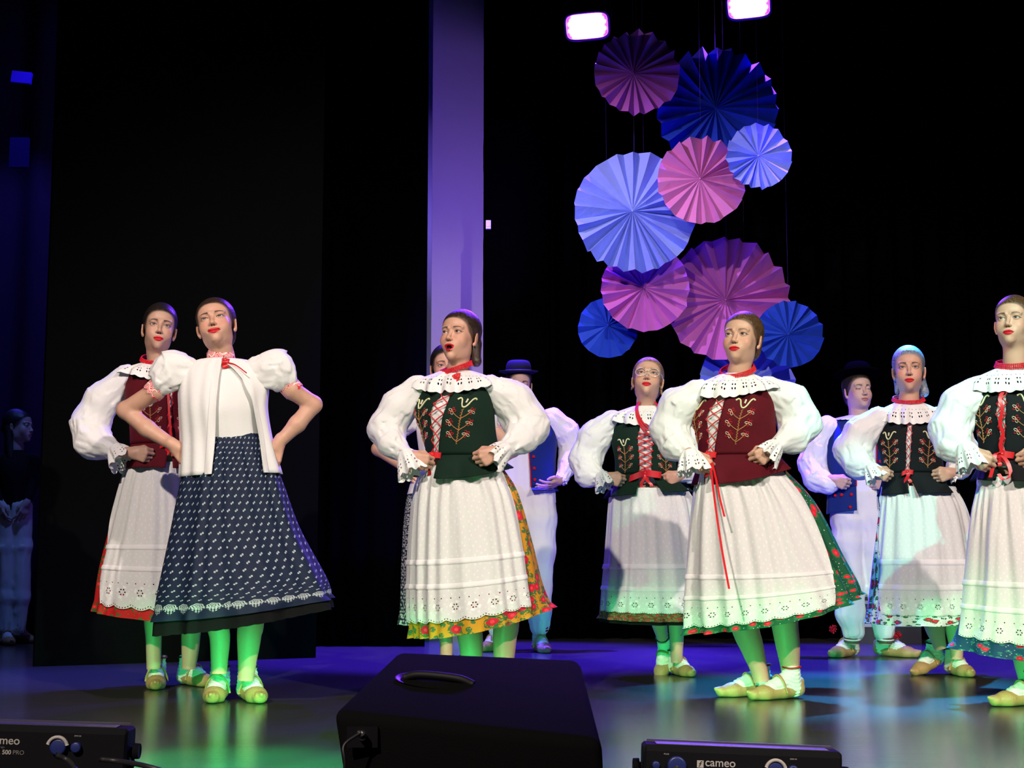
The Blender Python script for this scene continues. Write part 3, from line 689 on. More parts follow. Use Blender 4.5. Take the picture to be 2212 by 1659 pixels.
def patch(mb, lf, phis, vs, off, mi=0, uvf=None, fold=1.0, closed=False):
    """phis (nu,nv) or (nu,), vs (nv,) or (nu,nv)"""
    phis = np.asarray(phis, float); vs = np.asarray(vs, float)
    if phis.ndim == 1: phis = phis[:, None] * np.ones((1, vs.shape[-1]))
    if vs.ndim == 1: vs = np.ones((phis.shape[0], 1)) * vs[None]
    p = lf.S(phis, vs, off, fold); nu, nv = phis.shape
    if uvf is None: uv = None
    elif uvf == 'm':
        a0 = np.linalg.norm(lf.A, axis=1).mean(); z = lf.C[:, 2]; uv = np.stack([phis * a0 * .95, (1 - vs) * np.linalg.norm(lf.C[0] - lf.C[-1])], -1).reshape(-1, 2)
    else: uv = uvf(phis, vs).reshape(-1, 2)
    mb.add(p.reshape(-1, 3), grid_faces(nu, nv, closed), mi, uv)
def skirt_folds(seed, n=15, amp=.011):
    r = np.random.RandomState(seed); ph = r.rand(6) * 6.28; k = [n, n + 4, n + 9, n * 2 + 3, 5, 29]
    def f(phi, v):
        m = np.clip(.55 + .9 * np.sin(4 * phi + ph[3]) * np.sin(7 * phi + ph[1] + 2 * v), .05, 1.3)
        sh = .35 * np.sin(3 * v + 5 * phi + ph[4])
        g = np.sin(k[0] * phi + ph[0] + .9 * np.sin(3 * phi + ph[1]) + sh); g = np.where(g > 0, g, .6 * g) * m
        g2 = .45 * np.sin(k[2] * phi + ph[3] + 1.2 * np.sin(2 * phi) + 2 * sh) * np.clip(1.2 - m, 0, 1)
        fine = .55 * np.sin(k[3] * phi + ph[4] + 1.5 * np.sin(5 * phi)) + .35 * np.sin((k[5] + 12) * phi + ph[5])
        st = np.clip((v - .03) * 9, 0, 1); hem = np.clip((v - .93) * 14, 0, 1)
        return st * amp * (g * (.40 + .45 * v + 1.0 * hem) + g2 * (1 - .5 * v) + fine * np.clip(1 - v * 3.2, .04, 1) * .75 + .6 * np.sin(3 * phi + ph[5] + 2 * v) * v)
    return f
# ------------------------------------------------------------------ stuffed cloth (sleeves, trousers): union of tapering bones with creases
def cloth(chains, h=.006, amp=.006, seed=0, k=.03, gathers=(), relax=2, freq=26.0):
    pts = [p for c in chains for p, r in c]; R = max(r for c in chains for p, r in c)
    f = Field(np.min(pts, 0) - R - .02, np.max(pts, 0) + R + .02, h)
    axd = np.full(f.D.shape, 9.0, np.float32); A = np.zeros(f.D.shape + (3,), np.float32); G = [g[..., None] for g in np.meshgrid(*f.ax, indexing='ij')]; G = np.concatenate(G, -1)
    for c in chains:
        for (a, ra), (b, rb) in zip(c[:-1], c[1:]):
            f.cone(a, b, ra, rb, k); ba = np.asarray(b) - np.asarray(a); m = np.linalg.norm(G - (np.asarray(a) + np.asarray(b)) / 2, axis=-1) - np.linalg.norm(ba) / 2
            q = m < axd; axd[q] = m[q]; A[q] = unit(ba)
    near = np.abs(f.D) < .035; p = G[near]; ax = A[near]; al = (p * ax).sum(-1)[:, None] * ax
    c = (p - al) * freq + al * freq * .28
    n = vnoise(c[:, 0], c[:, 1], c[:, 2], seed); n = np.where(n > 0, n, n * .6); c2 = c * 2.3
    n2 = vnoise(c2[:, 0] + 9, c2[:, 1], c2[:, 2], seed + 3); n2 = 1 - 2 * np.abs(n2)
    d = amp * (.8 * n + .35 * n2)
    for g, rad, amt in gathers:
        wq = np.exp(-(np.linalg.norm(p - np.asarray(g), axis=-1) / rad)**2); c3 = (p - al) * 95 + al * 8
        d += amt * wq * vnoise(c3[:, 0], c3[:, 1], c3[:, 2], seed + 5)
    f.D[near] -= d.astype(np.float32)
    return f.mesh(relax)
def frill(mb, c, axis, r0, r1, L, waves=9, amp=.010, seed=0, mi=0, sag=0.0, vsc=1.0, scal=.004):
    axis = unit(axis); n = np.cross(axis, [0, 0, 1.0]); n = unit(n if np.linalg.norm(n) > .1 else np.cross(axis, [1, 0, 0])); b = np.cross(n, axis)
    nu = 96; rs = np.random.RandomState(seed); ph = rs.rand(3) * 6.28; a = np.arange(nu + 1) * 2 * math.pi / nu; t = np.linspace(0, 1, 9)
    A, T = np.meshgrid(a, t, indexing='ij'); wv = np.sin(waves * A + ph[0]) + .4 * np.sin((waves + 3) * A + ph[1])
    r = r0 + (r1 - r0) * T**.7 + amp * wv * T; ln = L * T * (1 + .10 * np.sin(waves * A + ph[0] + 1.3)) + T**3 * scal * np.abs(np.sin(A * 11))
    p = np.asarray(c)[None, None] + axis * ln[..., None] + (np.cos(A)[..., None] * n + np.sin(A)[..., None] * b) * r[..., None]; p[..., 2] -= sag * T**2
    mb.add(p.reshape(-1, 3), grid_faces(nu + 1, 9), mi, np.stack([A * r1, T * vsc], -1).reshape(-1, 2))
def bow(mb, c, right, up, s=.05, tails=(.09, .07), seed=0):
    right = unit(right); up = unit(up); out = unit(np.cross(right, up)) if np.cross(right, up)[1] < 0 else -unit(np.cross(right, up)); c = np.asarray(c, float)
    for sg in (-1, 1):
        t = np.linspace(0, 2 * math.pi, 20); lx = sg * s * .5 * (1 - np.cos(t)); lz = s * .38 * np.sin(t)
        pts = c + lx[:, None] * right + (lz * .5 + .008)[:, None] * out - (np.abs(lx) * .25)[:, None] * up; ribbon(mb, pts, up * (.009 + s * .09) + right * .002)
        T = tails[0 if sg < 0 else 1]; q = np.linspace(0, 1, 10)
        pts = c + (sg * s * .35 * q + .006 * np.sin(q * 9))[:, None] * right - (T * q)[:, None] * up + (.010 + .004 * np.sin(q * 7))[:, None] * out; ribbon(mb, pts, right * .009)
    sphere(mb, c + out * .008, (.010, .008, .010), 0, 10, 6)
def ring_of(c, a, b, tilt, n, R=None):
    t = np.arange(n) * 2 * math.pi / n; p = np.stack([a * np.sin(t), -b * np.cos(t), -tilt * np.cos(t)], 1)
    return (p if R is None else p @ np.asarray(R).T) + np.asarray(c)
def motif(mb, lf, phi_fn, sg, zc, sc, off):
    """the stitched tulip above a zigzag stem with six flowers"""
    def put(st, r, mi):
        st = np.asarray(st, float) * sc; v = lf.v_at_z(zc + st[:, 1]); q = lf.at(v); rad = np.linalg.norm(q[:, 3:6], axis=1) * .8 + q[:, 6] * .2
        tube(mb, lf.S(phi_fn(v) + sg * st[:, 0] / rad, v, off, 0), r * sc, 5, mi, cap=False)
    half = [(0, .053), (.006, .055), (.013, .066), (.021, .087), (.031, .094), (.040, .087)]
    put(spline([(-x, y) for x, y in half[::-1][:-1]] + half, 26), .0038, 0)
    put([(0, .072), (0, .078), (0, .084), (0, .090)], .0044, 3)
    zz = np.arange(0, 27); put(np.stack([.0042 * (-1.0)**zz, .045 - zz * .0058], 1), .0015, 1)
    put([(0, .045), (0, .0), (0, -.05), (0, -.108)], .0012, 1)
    for t0 in (.002, -.047, -.097):
        for s2 in (-1, 1):
            e = (s2 * (.040 if t0 > -.09 else .032), t0 + .034); put([(0, t0), (e[0] * .5, t0 + .014), e], .0020, 1)
            for kq in range(5):
                a = 1.57 + kq * 1.2566 + .3 * s2; t = np.linspace(0, 2 * math.pi, 9); lx = .0085 * (1 - np.cos(t)); ly = .0042 * np.sin(t)
                put(np.stack([e[0] + lx * math.cos(a) - ly * math.sin(a), e[1] + lx * math.sin(a) + ly * math.cos(a)], 1), .0015, 2 if kq % 2 == 0 else 3)
# ------------------------------------------------------------------ a person
class Person:
    def __init__(s, label, foot, height_px=None, **kw):
        s.Y = ground_y(foot[1]); s.px = s.Y / FPX * 1.0; g = P(foot[0], foot[1], s.Y); s.g = g; s.root = empty('person', (g[0], g[1], 0), label, 'person')
        s.body = MB(); s.skin = kw.get('skin', (.60, .335, .24)); s.sl = []; s.seed = kw.get('seed', 0)
    def J(s, x, y, dy=0.0): return P(x, y, s.Y + dy)
    def head(s, c, size, yaw=0, pitch=0, roll=0, neck=None, kind='f', hair='bun', hairmat=None, brow=(.06, .03, .02), lip=(.55, .008, .02), wide=1.0, dy=0.0, long=1.0):
        """c: pixel midway between the eyes' line and the crown axis (head centre), size: chin to crown in pixels"""
        (V, F), a = head_mesh(kind); sc = size * s.px / .226; s.hs = sc
        yaw = yaw - math.degrees(math.atan((c[0] - CX) / FPX)); R = rot(yaw, pitch, roll); C = s.J(c[0], c[1], dy); s.hC = C; s.hR = R; wv = np.array([wide, 1, long])
        N = s.J(neck[0], neck[1], dy + .015); Rn = rot(yaw * .4, 0, 0)
        p1 = C + sc * (V * wv) @ R.T; p2 = N + sc * ((V * wv) - np.array([0, .030, -.175])) @ Rn.T
        w_ = np.clip((-.085 - V[:, 2] + .35 * (V[:, 1])) / .085, 0, 1); w_ = (w_ * w_ * (3 - 2 * w_))[:, None]
        s.face = face_mat('face_skin', lip, brow, lid=a.get('lid', .0040), mouth_open=a.get('mouth_open', 0), smile=a.get('smile', 0), brow_w=.0050 if kind == 'm' else .0044, liner=0.0 if kind == 'm' else 1.0)
        hcol = np.array(hairmat.node_tree.nodes['Principled BSDF'].inputs['Base Color'].default_value[:3]) * 1.4 if hairmat else None
        s.body.add(p1 * (1 - w_) + p2 * w_, F, 0, None, head_colours(V, s.skin, hcol))
        if hair:
            V2, F2 = hair_mesh(hair); MB().add(C + sc * (V2 * wv) @ R.T, F2).build('hair', hairmat, s.root)
    def arm(s, chain, hand=None, pose='fist', up=(0, 0, 1), bare=False, hs=1.0):
        """chain: [(x, y, dy, r_px)] bare skin ending at the wrist; hand: (x, y, dy) where the knuckles point"""
        if not bare and s.sl:
            sq = min(s.sl, key=lambda q: abs(q[-1][0] - chain[0][0])); chain = [(x, y, d, min(r * .5, 11)) for x, y, d, r in sq[:-1]] + [(sq[-1][0], sq[-1][1], sq[-1][2], min(sq[-1][3] * .72, 10.5))] + list(chain[-1:])
        ch = [(s.J(x, y, d), r * s.px) for x, y, d, r in chain]; w = ch[-1][0]; xd = unit(s.J(*hand) - w)
        up = np.asarray(up, float); yd = unit(up - xd * (up @ xd)); zd = np.cross(xd, yd); zd = zd if zd[1] < 0 else -zd
        V, F = arm_mesh(ch, hand_bones(w, xd, yd, zd, pose, hs), .0038 if bare else .0045); s.body.add(V, F, 0, None, np.tile(s.skin, (len(V), 1)) * (1 + .05 * vnoise(V[:, 0] * 60, V[:, 1] * 60, V[:, 2] * 60)[:, None]))
    def leg(s, pts, n=16):
        """pts: [(x, y, dy, r_px)] knee .. ankle"""
        w0 = s.T.at(np.array(0.0))[:3]; k0 = s.J(*pts[0][:3]); hp = w0 * .65 + k0 * .35; hp[2] = w0[2] - .02
        mb = MB(); q = spline([np.append(hp, .075)] + [np.append(s.J(x, y, d), r * s.px) for x, y, d, r in pts], 26); tube(mb, q[:, :3], q[:, 3], n, cap=True, upref=(0, 1, 0))
        V = np.concatenate([v for v, _, _ in mb.V]); s.body.add(V, [f for f, _, _ in mb.F], 0, None, np.tile(np.array(s.skin) * .95, (len(V), 1)))
    def torso(s, neck, sh, bust, waist, open_px=None, depth=1.0, dneck=.02):
        """neck (x, y, half), sh/bust/waist (xl, xr, y); open_px: x of the front opening at bust and waist"""
        nx, ny, nh = neck; q = depth
        def mixr(a, b, t): return (a[0] + (b[0] - a[0]) * t, a[1] + (b[1] - a[1]) * t, a[2] + (b[2] - a[2]) * t)
        ub = mixr(bust, waist, .5); ub = (ub[0] + 3, ub[1] - 3, ub[2]); ap = mixr(bust, sh, .55); nk = (nx - nh, nx + nh, ny); st = mixr(sh, nk, .52); st = (st[0], st[1], st[2] + (sh[2] - ny) * .06)
        rr = [(waist, .098), (ub, .112), (bust, .124), (ap, .112), (sh, .080), (st, .070), (nk, .056)]
        s.T = Loft([(a[0], a[2], a[1], a[2], b * q) for a, b in rr], s.Y, [0, 0, 0, .005, .012, .015, dneck])
        if open_px is not None:
            vb = 2 / 6; pb, pw = s.T.phi_px(open_px[0], vb, s.Y), s.T.phi_px(open_px[1], 0, s.Y); s.phi0 = lambda v: pw + (pb - pw) * np.clip(np.asarray(v) / vb, 0, 1.6)
        else: s.phi0 = lambda v: np.zeros_like(np.asarray(v, float))
        mb = MB(); patch(mb, s.T, np.linspace(0, 2 * math.pi, 40, endpoint=False), np.linspace(-.15, 1, 20), -.016, closed=True, fold=0)
        V = np.concatenate([v for v, _, _ in mb.V]); s.body.add(V, [f for f, _, _ in mb.F], 0, None, np.tile(s.skin, (len(V), 1)))
    def blouse(s, mat=WHITE, vtop=.975, off=0.0, name='blouse', wr=.004):
        r = np.random.RandomState(s.seed); ph = r.rand(4) * 6.28
        s.T.folds = lambda phi, v: wr * (np.sin(17 * phi + ph[0] + 2 * np.sin(2 * phi)) * (.4 + np.clip(v - .5, 0, 1)) + .7 * np.sin(27 * phi + ph[1]) * np.clip(v * 1.4 - .6, 0, 1))
        mb = MB(); patch(mb, s.T, np.linspace(0, 2 * math.pi, 120, endpoint=False), np.linspace(-.1, vtop, 40), off, closed=True); return mb.build(name, mat, s.root)
    def sleeve(s, pts, mat=WHITE, amp=.013, seed=0, name='sleeve', gather=True, freq=26.0, k=.03):
        ch = [(s.J(x, y, d), r * s.px) for x, y, d, r in pts]
        s.sl.append(pts); g = [(ch[-1][0], .07, .012 * gather), (ch[0][0], .08, .009 * gather)] if gather else []
        V, F = cloth([ch], .0064, amp, s.seed + seed, k, g, freq=freq); return MB().add(V, F).build(name, mat, s.root)
    def cuff(s, at, to, r0=.027, r1=.056, L=.075, waves=8, amp=.010, seed=0, sag=.01, mat=LACE):
        a, b = s.J(*at), s.J(*to); mb = MB(); frill(mb, a - unit(b - a) * .016, b - a, r0, r1, L, waves, amp, s.seed + seed, sag=sag); return mb.build('lace_cuff', mat, s.root)
    def vest(s, mat, gap_top=.05, gap_mid=.16, gap_low=.12, vtop=.88, trim=None, thick=.009, name='vest'):
        vs = np.linspace(0, vtop, 36); g = np.interp(vs, [0, .12, .35, .6, .9], [gap_low, gap_low, gap_mid, gap_top, gap_top]); s.gap = lambda v: np.interp(v, vs, g)
        u = np.linspace(0, 1, 90)[:, None]; p0 = s.phi0(vs)[None]; ph = p0 + g[None] + u * (2 * math.pi - 2 * g[None])
        mb = MB(); patch(mb, s.T, ph, vs, thick, fold=0); o = mb.build(name, mat, s.root); sm = o.modifiers.new('thickness', 'SOLIDIFY'); sm.thickness = .004; sm.offset = 1
        s.v_off = thick + .006; return o
    def peplum(s, mat, bottom, gap=.16, gap2=.45, amp=.012, mid=None, front=.0, b=None):
        w0 = s.T.at(np.array(0.0)); 
        lf = Loft([(0, 0, 1, 0, 1)] * 2 + [(*bottom, 1)], s.Y); a = np.linalg.norm(lf.A[2]); lf.b[2] = b or a * .92
        lf.C[0] = w0[:3]; lf.A[0] = w0[3:6]; lf.b[0] = w0[6]; lf.C[1] = lf.C[0] * .5 + lf.C[2] * .5; lf.A[1] = lf.A[0] * .55 + lf.A[2] * .45; lf.b[1] = lf.b[0] * .55 + lf.b[2] * .45
        lf.front = np.array([0, front * .4, front]); lf.W = np.concatenate([lf.C, lf.A, lf.b[:, None], lf.front[:, None]], 1); lf.M = np.gradient(lf.W, axis=0)
        ph0 = np.random.RandomState(s.seed + 5).rand(2) * 6.28; lf.folds = lambda phi, v: amp * v * (np.sin(7 * phi + ph0[0]) + .5 * np.sin(11 * phi + ph0[1]))
        vs = np.linspace(0, 1, 16); u = np.linspace(0, 1, 110)[:, None]; g = gap + (gap2 - gap) * vs[None]; c0 = float(s.phi0(0.0))
        mb = MB(); patch(mb, lf, c0 + g + u * (2 * math.pi - 2 * g), vs, .010); o = mb.build('peplum', mat, s.root); sm = o.modifiers.new('thickness', 'SOLIDIFY'); sm.thickness = .004; sm.offset = 1; s.pep = lf
    def embroider(s, zpx, sc=1.0, dphi=.62, both=True):
        zc = s.J(1106, zpx)[2]
        for sg in ((1, -1) if both else (1,)):
            mb = MB(); motif(mb, s.T, lambda v, sg=sg: s.phi0(v) + sg * dphi, sg, zc, sc, s.v_off); mb.build('embroidery', EMB, s.root)
    def lacing(s, n=6, v0=.02, v1=.60, r=.0026, mat=SATIN):
        mb = MB(); vv = np.linspace(v0, v1, n + 1); off = s.v_off + .002
        for i in range(n):
            for sg in (-1, 1):
                va, vb = vv[i], vv[i + 1]; t = np.linspace(0, 1, 5); v = va + (vb - va) * t; x = sg * (1 - 2 * t)
                tube(mb, s.T.S(s.phi0(v) + x * (s.gap(v) + .02), v, off + .001 * sg, 0), r, 5, 0, flat=.5, upref=(0, -1, 0))
        mb.build('lacing', mat, s.root)
    def collar(s, drop_front=.56, drop_side=.66, waves=13, amp=.014, seed=0, mat=LACE, skew=0.0, off=.014):
        n = 220; ph = np.linspace(-math.pi, math.pi, n + 1); t = np.linspace(0, 1, 12); PH, T_ = np.meshgrid(ph, t, indexing='ij'); c0 = float(s.phi0(.5))
        fr = np.clip(np.cos(PH - c0), 0, 1); r = np.random.RandomState(s.seed + seed); q = r.rand(2) * 6.28
        vo = drop_side + (drop_front - drop_side) * fr**1.5 - .016 * np.abs(np.sin(PH * 14)) + .02 * np.exp(-((PH - c0) / .07)**2); v = .965 - T_ * (.965 - vo)
        of = off + .021 * T_ + amp * T_ * (np.sin(waves * PH + q[0]) + .5 * np.sin((waves + 4) * PH + q[1])) + .010 * np.sin(T_ * math.pi) + .022 * T_ * (1 - fr) - .010 * (1 - T_)**2
        mb = MB(); p = s.T.S(PH, v, of, 0); a0 = .17
        mb.add(p.reshape(-1, 3), grid_faces(n + 1, 12), 0, np.stack([PH * a0, T_], -1).reshape(-1, 2)); return mb.build('lace_collar', mat, s.root)
    def necklace(s, n=3, r=.0045, a=None, b=None, tilt=.028, yaw=0, at=None, roll=0, bow_at=None):
        q = s.T.at(np.array(1.0)); c = q[:3] if at is None else s.J(*at); a = a or np.linalg.norm(q[3:6]) * 1.10; b = b or q[6] * 1.2 + .012; mb = MB(); R = rot(yaw, 0, roll)
        for i in range(n):
            m = int(2 * math.pi * a / (r * 1.75)); beads(mb, ring_of(c + np.array([0, -.004, .022 - i * r * 1.5]), a + i * .0028, b + i * .0028, tilt, m, R), r)
        mb.build('bead_necklace', BEAD, s.root)
    def skirt(s, rings, mat, bratio=.85, n=15, amp=.011, front=None, vmax=1.0, name='skirt', off=0.0):
        h = [abs(r[2] - r[0]) / 2 * s.px for r in rings]; br = np.interp(np.linspace(0, 1, len(rings)), [0, .3, 1], [bratio * .74, bratio * .86, bratio]); s.S = Loft([(r[0], r[1], r[2], r[3], a * q) for r, a, q in zip(rings, h, br)], s.Y, None, skirt_folds(s.seed + 11, n, amp), front)
        mb = MB(); patch(mb, s.S, np.linspace(0, 2 * math.pi, 260), np.linspace(0, vmax, 44), off, 0, 'm'); return mb.build(name, mat, s.root)
    def apron(s, left, right, vend=.93, mat=APRON, off=.010, tucks=(.60, .74)):
        """left, right: (top, hem) angles in degrees"""
        nu, nv = 170, 70; t = np.linspace(0, 1, nv); l = np.radians(left[0] + (left[1] - left[0]) * t); r = np.radians(right[0] + (right[1] - right[0]) * t)
        u = np.linspace(0, 1, nu)[:, None]; ph = l[None] + u * (r - l)[None]; a0 = np.linalg.norm(s.S.A[-1]) * .95; H = np.linalg.norm(s.S.C[0] - s.S.C[-1])
        um = (u - .5) * (r - l)[None] * a0; sc = np.abs(np.sin(um / .082 * math.pi)); v = vend * t[None] * np.ones((nu, 1)) - (1 - sc) * .012 / H * t[None]**8
        of = np.full((nu, nv), off)
        for tk in tucks:
            q = np.linspace(0, 1, 6); tt = tk + q * .036; l2 = np.radians(left[0] + (left[1] - left[0]) * tt); r2 = np.radians(right[0] + (right[1] - right[0]) * tt)
            mt = MB(); patch(mt, s.S, l2[None] + u * (r2 - l2)[None], vend * tt, off + np.interp(q, [0, .1, .99, 1], [-.002, .003, .0065, .001])[None] * np.ones((nu, 1))); mt.build('tuck', WHITE, s.root)
        of[:, :3] += .002
        mb = MB(); p = s.S.S(ph, v, of); mb.add(p.reshape(-1, 3), grid_faces(nu, nv), 0, np.stack([um * np.ones((1, nv)), (vend * 1.0 - v) * H], -1).reshape(-1, 2))
        return mb.build('apron', mat, s.root)
    def done(s): s.body.build('body', s.face, s.root)
# ------------------------------------------------------------------ the dancers
H_DARK = hair_mat('dark_brown_hair', (.022, .012, .008)); H_BLACK = hair_mat('black_hair', (.010, .007, .006)); H_BROWN = hair_mat('brown_hair', (.060, .030, .014)); H_FAIR = hair_mat('fair_hair', (.16, .09, .045)); H_GREY = hair_mat('silver_blue_hair', (.13, .15, .19))
def girl(label, foot, **k): return Person(label, foot, **k)
def dress_vest(p, mat, zpx, pep, esc=1.0, dphi=.62, lace_n=6, gm=.16, gt=.05, gl=.12, pg=(.16, .45), col=(.52, .65), pfront=0.0, lr=.0026, lv=.60, pamp=.017):
    p.blouse(); p.vest(mat, gt, gm, gl); p.peplum(mat, pep, pg[0], pg[1], front=pfront, amp=pamp); p.embroider(zpx, esc, dphi); p.lacing(lace_n, .02, lv, lr); p.collar(col[0], col[1])
def waist_bow(p, s=.045, tails=(.08, .07), v=.0, dphi=0.0):
    mb = MB(); c = p.T.S(float(p.phi0(0.)) + dphi, v, p.v_off + .014, 0); bow(mb, c, np.array([.95, -.2, .1]), (0, 0, 1), s, tails); mb.build('ribbon_bow', SATIN, p.root)
# --- dancer in the dark red vest with the green skirt
p = girl('dancer in dark red embroidered vest, white apron and green rose-print skirt', (1655, 1508), seed=7)
p.torso((1592, 806, 33), (1512, 1664, 838), (1500, 1668, 905), (1516, 1680, 984), (1536, 1532))
p.head((1603, 734), 114, -19, 9, 2, (1597, 812), 'f', 'bun', H_BROWN, brow=(.16, .08, .04), wide=1.04)
dress_vest(p, V_RED, 913, (1502, 1046, 1703, 1008), 1.0, .66, gm=.19, pfront=.03, pg=(.10, .20))
p.necklace(4, .0040, tilt=.036, yaw=-12, roll=-8)
p.sleeve([(1506, 852, 0, 30), (1466, 882, .02, 41), (1445, 928, .03, 38), (1462, 962, -.04, 31), (1496, 982, -.11, 15)], seed=1)
p.sleeve([(1660, 845, 0, 28), (1700, 866, .02, 40), (1727, 914, .03, 42), (1712, 948, -.04, 30), (1674, 966, -.13, 15)], seed=2)
p.cuff((1490, 980, -.115), (1500, 1024, -.13), .030, .070, .085, seed=1, sag=.01); p.cuff((1676, 965, -.13), (1645, 990, -.15), .029, .060, .075, seed=2, sag=.02)
p.arm([(1480, 972, -.07, 13), (1496, 984, -.12, 12)], (1520, 1004, -.13)); p.arm([(1690, 960, -.11, 13), (1668, 970, -.14, 12)], (1632, 995, -.17))
p.skirt([(1512, 1012, 1690, 1008), (1500, 1098, 1758, 1088), (1492, 1212, 1818, 1204), (1489, 1300, 1848, 1256), (1490, 1366, 1860, 1282)], SK_GRN, front=[0, 0, .01, .02, .03])
p.apron((-100, -100), (54, 31), .945)
p.leg([(1600, 1280, 0, 36), (1609, 1352, 0, 30), (1625, 1400, 0, 25), (1640, 1448, 0, 18), (1645, 1472, 0, 17)]); p.leg([(1690, 1280, 0, 36), (1695, 1345, 0, 29), (1702, 1395, 0, 26), (1707, 1445, 0, 20), (1708, 1472, 0, 19)])
put_shoe(p.root, P(1634, 1503, ground_y(1503)) * [1, 1, 0], -66, 'red', s=1.1); put_shoe(p.root, P(1700, 1509, ground_y(1509)) * [1, 1, 0], -62, 'red', s=1.1)
mb = MB(); c = p.T.S(float(p.phi0(0.)), .0, .02, 0)
for k, (xs, ys) in enumerate([((1533, 1545, 1560, 1575), (990, 1090, 1190, 1272)), ((1536, 1548, 1556, 1565), (990, 1040, 1080, 1116))]):
    q = spline([p.J(x, y, -.16 - .0012 * (y - 990) if i else -.13) for i, (x, y) in enumerate(zip(xs, ys))], 24); ribbon(mb, q, (.0045, 0, 0))
mb.build('ribbon', SATIN, p.root); waist_bow(p, .035, (.10, .08)); p.done()
# --- dancer in the dark green vest with the ochre skirt, singing
p = girl('singing dancer in dark green velvet vest, white apron and ochre rose-print skirt', (1045, 1512), seed=3)
p.torso((987, 800, 33), (909, 1060, 828), (902, 1062, 895), (928, 1076, 985), (949, 946))
p.head((993, 729), 113, -27, 9, 0, (990, 804), 'open', 'tail', H_DARK, brow=(.05, .028, .018))
dress_vest(p, V_GREEN, 912, (908, 1028, 1098, 1010), 1.0, .64, gm=.20, gt=.08, pfront=.035, pg=(.10, .20))
p.necklace(4, .0042, tilt=.026, yaw=-25, roll=-12)
mb = MB(); bow(mb, p.J(985, 812, -.085), (1, 0, .3), (0, 0, 1), .02, (.03, .025)); mb.build('ribbon_bow', SATIN, p.root)
p.sleeve([(906, 842, 0, 30), (862, 878, .02, 36), (833, 925, .03, 37), (846, 957, -.03, 28), (878, 984, -.10, 15)], seed=1)
p.sleeve([(1060, 838, 0, 28), (1105, 866, .02, 42), (1139, 918, .03, 44), (1126, 948, -.04, 30), (1090, 972, -.12, 15)], seed=2)
p.cuff((877, 982, -.11), (896, 1020, -.13), .030, .064, .090, seed=1, sag=.015); p.cuff((1092, 970, -.13), (1056, 988, -.15), .030, .060, .078, seed=2, sag=.03)
p.arm([(866, 975, -.08, 13), (884, 986, -.12, 12)], (924, 1002, -.14)); p.arm([(1105, 965, -.11, 13), (1076, 977, -.15, 12)], (1032, 994, -.19))
p.skirt([(912, 1008, 1086, 1008), (897, 1085, 1124, 1078), (889, 1190, 1151, 1170), (886, 1290, 1170, 1258), (888, 1378, 1187, 1316)], SK_YEL, n=13, amp=.013, front=[0, 0, .01, .02, .025])
p.apron((-100, -100), (62, 49), .905)
p.leg([(1010, 1300, 0, 30), (1017, 1388, 0, 26), (1022, 1472, 0, 18)]); p.leg([(1088, 1300, 0, 30), (1090, 1385, 0, 25), (1085, 1472, 0, 18)])
put_shoe(p.root, P(1014, 1508, ground_y(1508)) * [1, 1, 0], -45, 'red', s=1.1); put_shoe(p.root, P(1080, 1510, ground_y(1510)) * [1, 1, 0], -35, 'red', s=1.1)
waist_bow(p, .04, (.09, .07)); p.done()
# --- dancer in the white puff-sleeved blouse with the navy skirt
p = girl('smiling dancer in white puff-sleeved blouse and navy dotted skirt', (505, 1517), seed=2)
p.torso((477, 779, 31), (398, 566, 796), (404, 562, 880), (425, 562, 950), (482, 482))
p.head((467, 703), 117, -9, 15, -12, (478, 775), 'half', 'bun', H_DARK, brow=(.045, .022, .015), wide=1.05)
p.blouse(name='blouse_front', wr=.0015); p.v_off = .012
lf = Loft([(394, 1032, 603, 1023, .15), (396, 955, 584, 955, .125), (393, 885, 572, 885, .135), (392, 840, 574, 838, .12), (398, 796, 566, 796, .086), (430, 780, 536, 780, .074), (448, 777, 508, 777, .062)], p.Y, [0, 0, 0, .005, .012, .015, .02], None, [.0, 0, 0, 0, 0, 0, 0])
lf.folds = lambda phi, v: .005 * (np.sin(15 * phi + 2 * np.sin(2 * phi)) * (1.05 - v) + .8 * np.sin(25 * phi + 1) * np.clip(v * 1.5 - .6, 0, 1))
vv = np.linspace(0, .995, 50); zz = lf.at(vv)[:, 2]; xl = np.interp(vv, [0, .4, .8, 1], [478, 482, 484, 484]); xr = np.interp(vv, [0, .17, .4, .55, .72, 1], [577, 566, 546, 528, 488, 485])
phl = np.array([lf.phi_px(x, v, p.Y) for x, v in zip(xl, vv)]); phr = np.array([lf.phi_px(x, v, p.Y) for x, v in zip(xr, vv)])
u = np.linspace(0, 1, 150)[:, None]; mb = MB(); patch(mb, lf, phr[None] + u * (phl + 2 * math.pi - phr)[None], vv, .012); o = mb.build('blouse', WHITE, p.root); sm = o.modifiers.new('thickness', 'SOLIDIFY'); sm.thickness = .003
mb = MB(); patch(mb, lf, phl[None] - np.linspace(0, .16, 5)[:, None], vv, .0165); mb.build('placket', WHITE, p.root)
mb = MB(); patch(mb, lf, phr[None] + np.linspace(0, .15, 5)[:, None], vv[:30], .0165) if False else patch(mb, lf, (phr[None] + np.linspace(0, .13, 5)[:, None])[:, :34], vv[:34], .0165); mb.build('placket', WHITE, p.root)
p.sleeve([(404, 806, 0, 32), (370, 802, -.01, 38), (356, 820, -.02, 27), (351, 826, -.02, 18)], amp=.018, seed=1, name='puff_sleeve', freq=19, gather=.4); p.sleeve([(558, 806, 0, 32), (596, 801, .0, 40), (610, 818, .0, 28), (615, 824, .0, 18)], amp=.018, seed=4, name='puff_sleeve', freq=19, gather=.4)
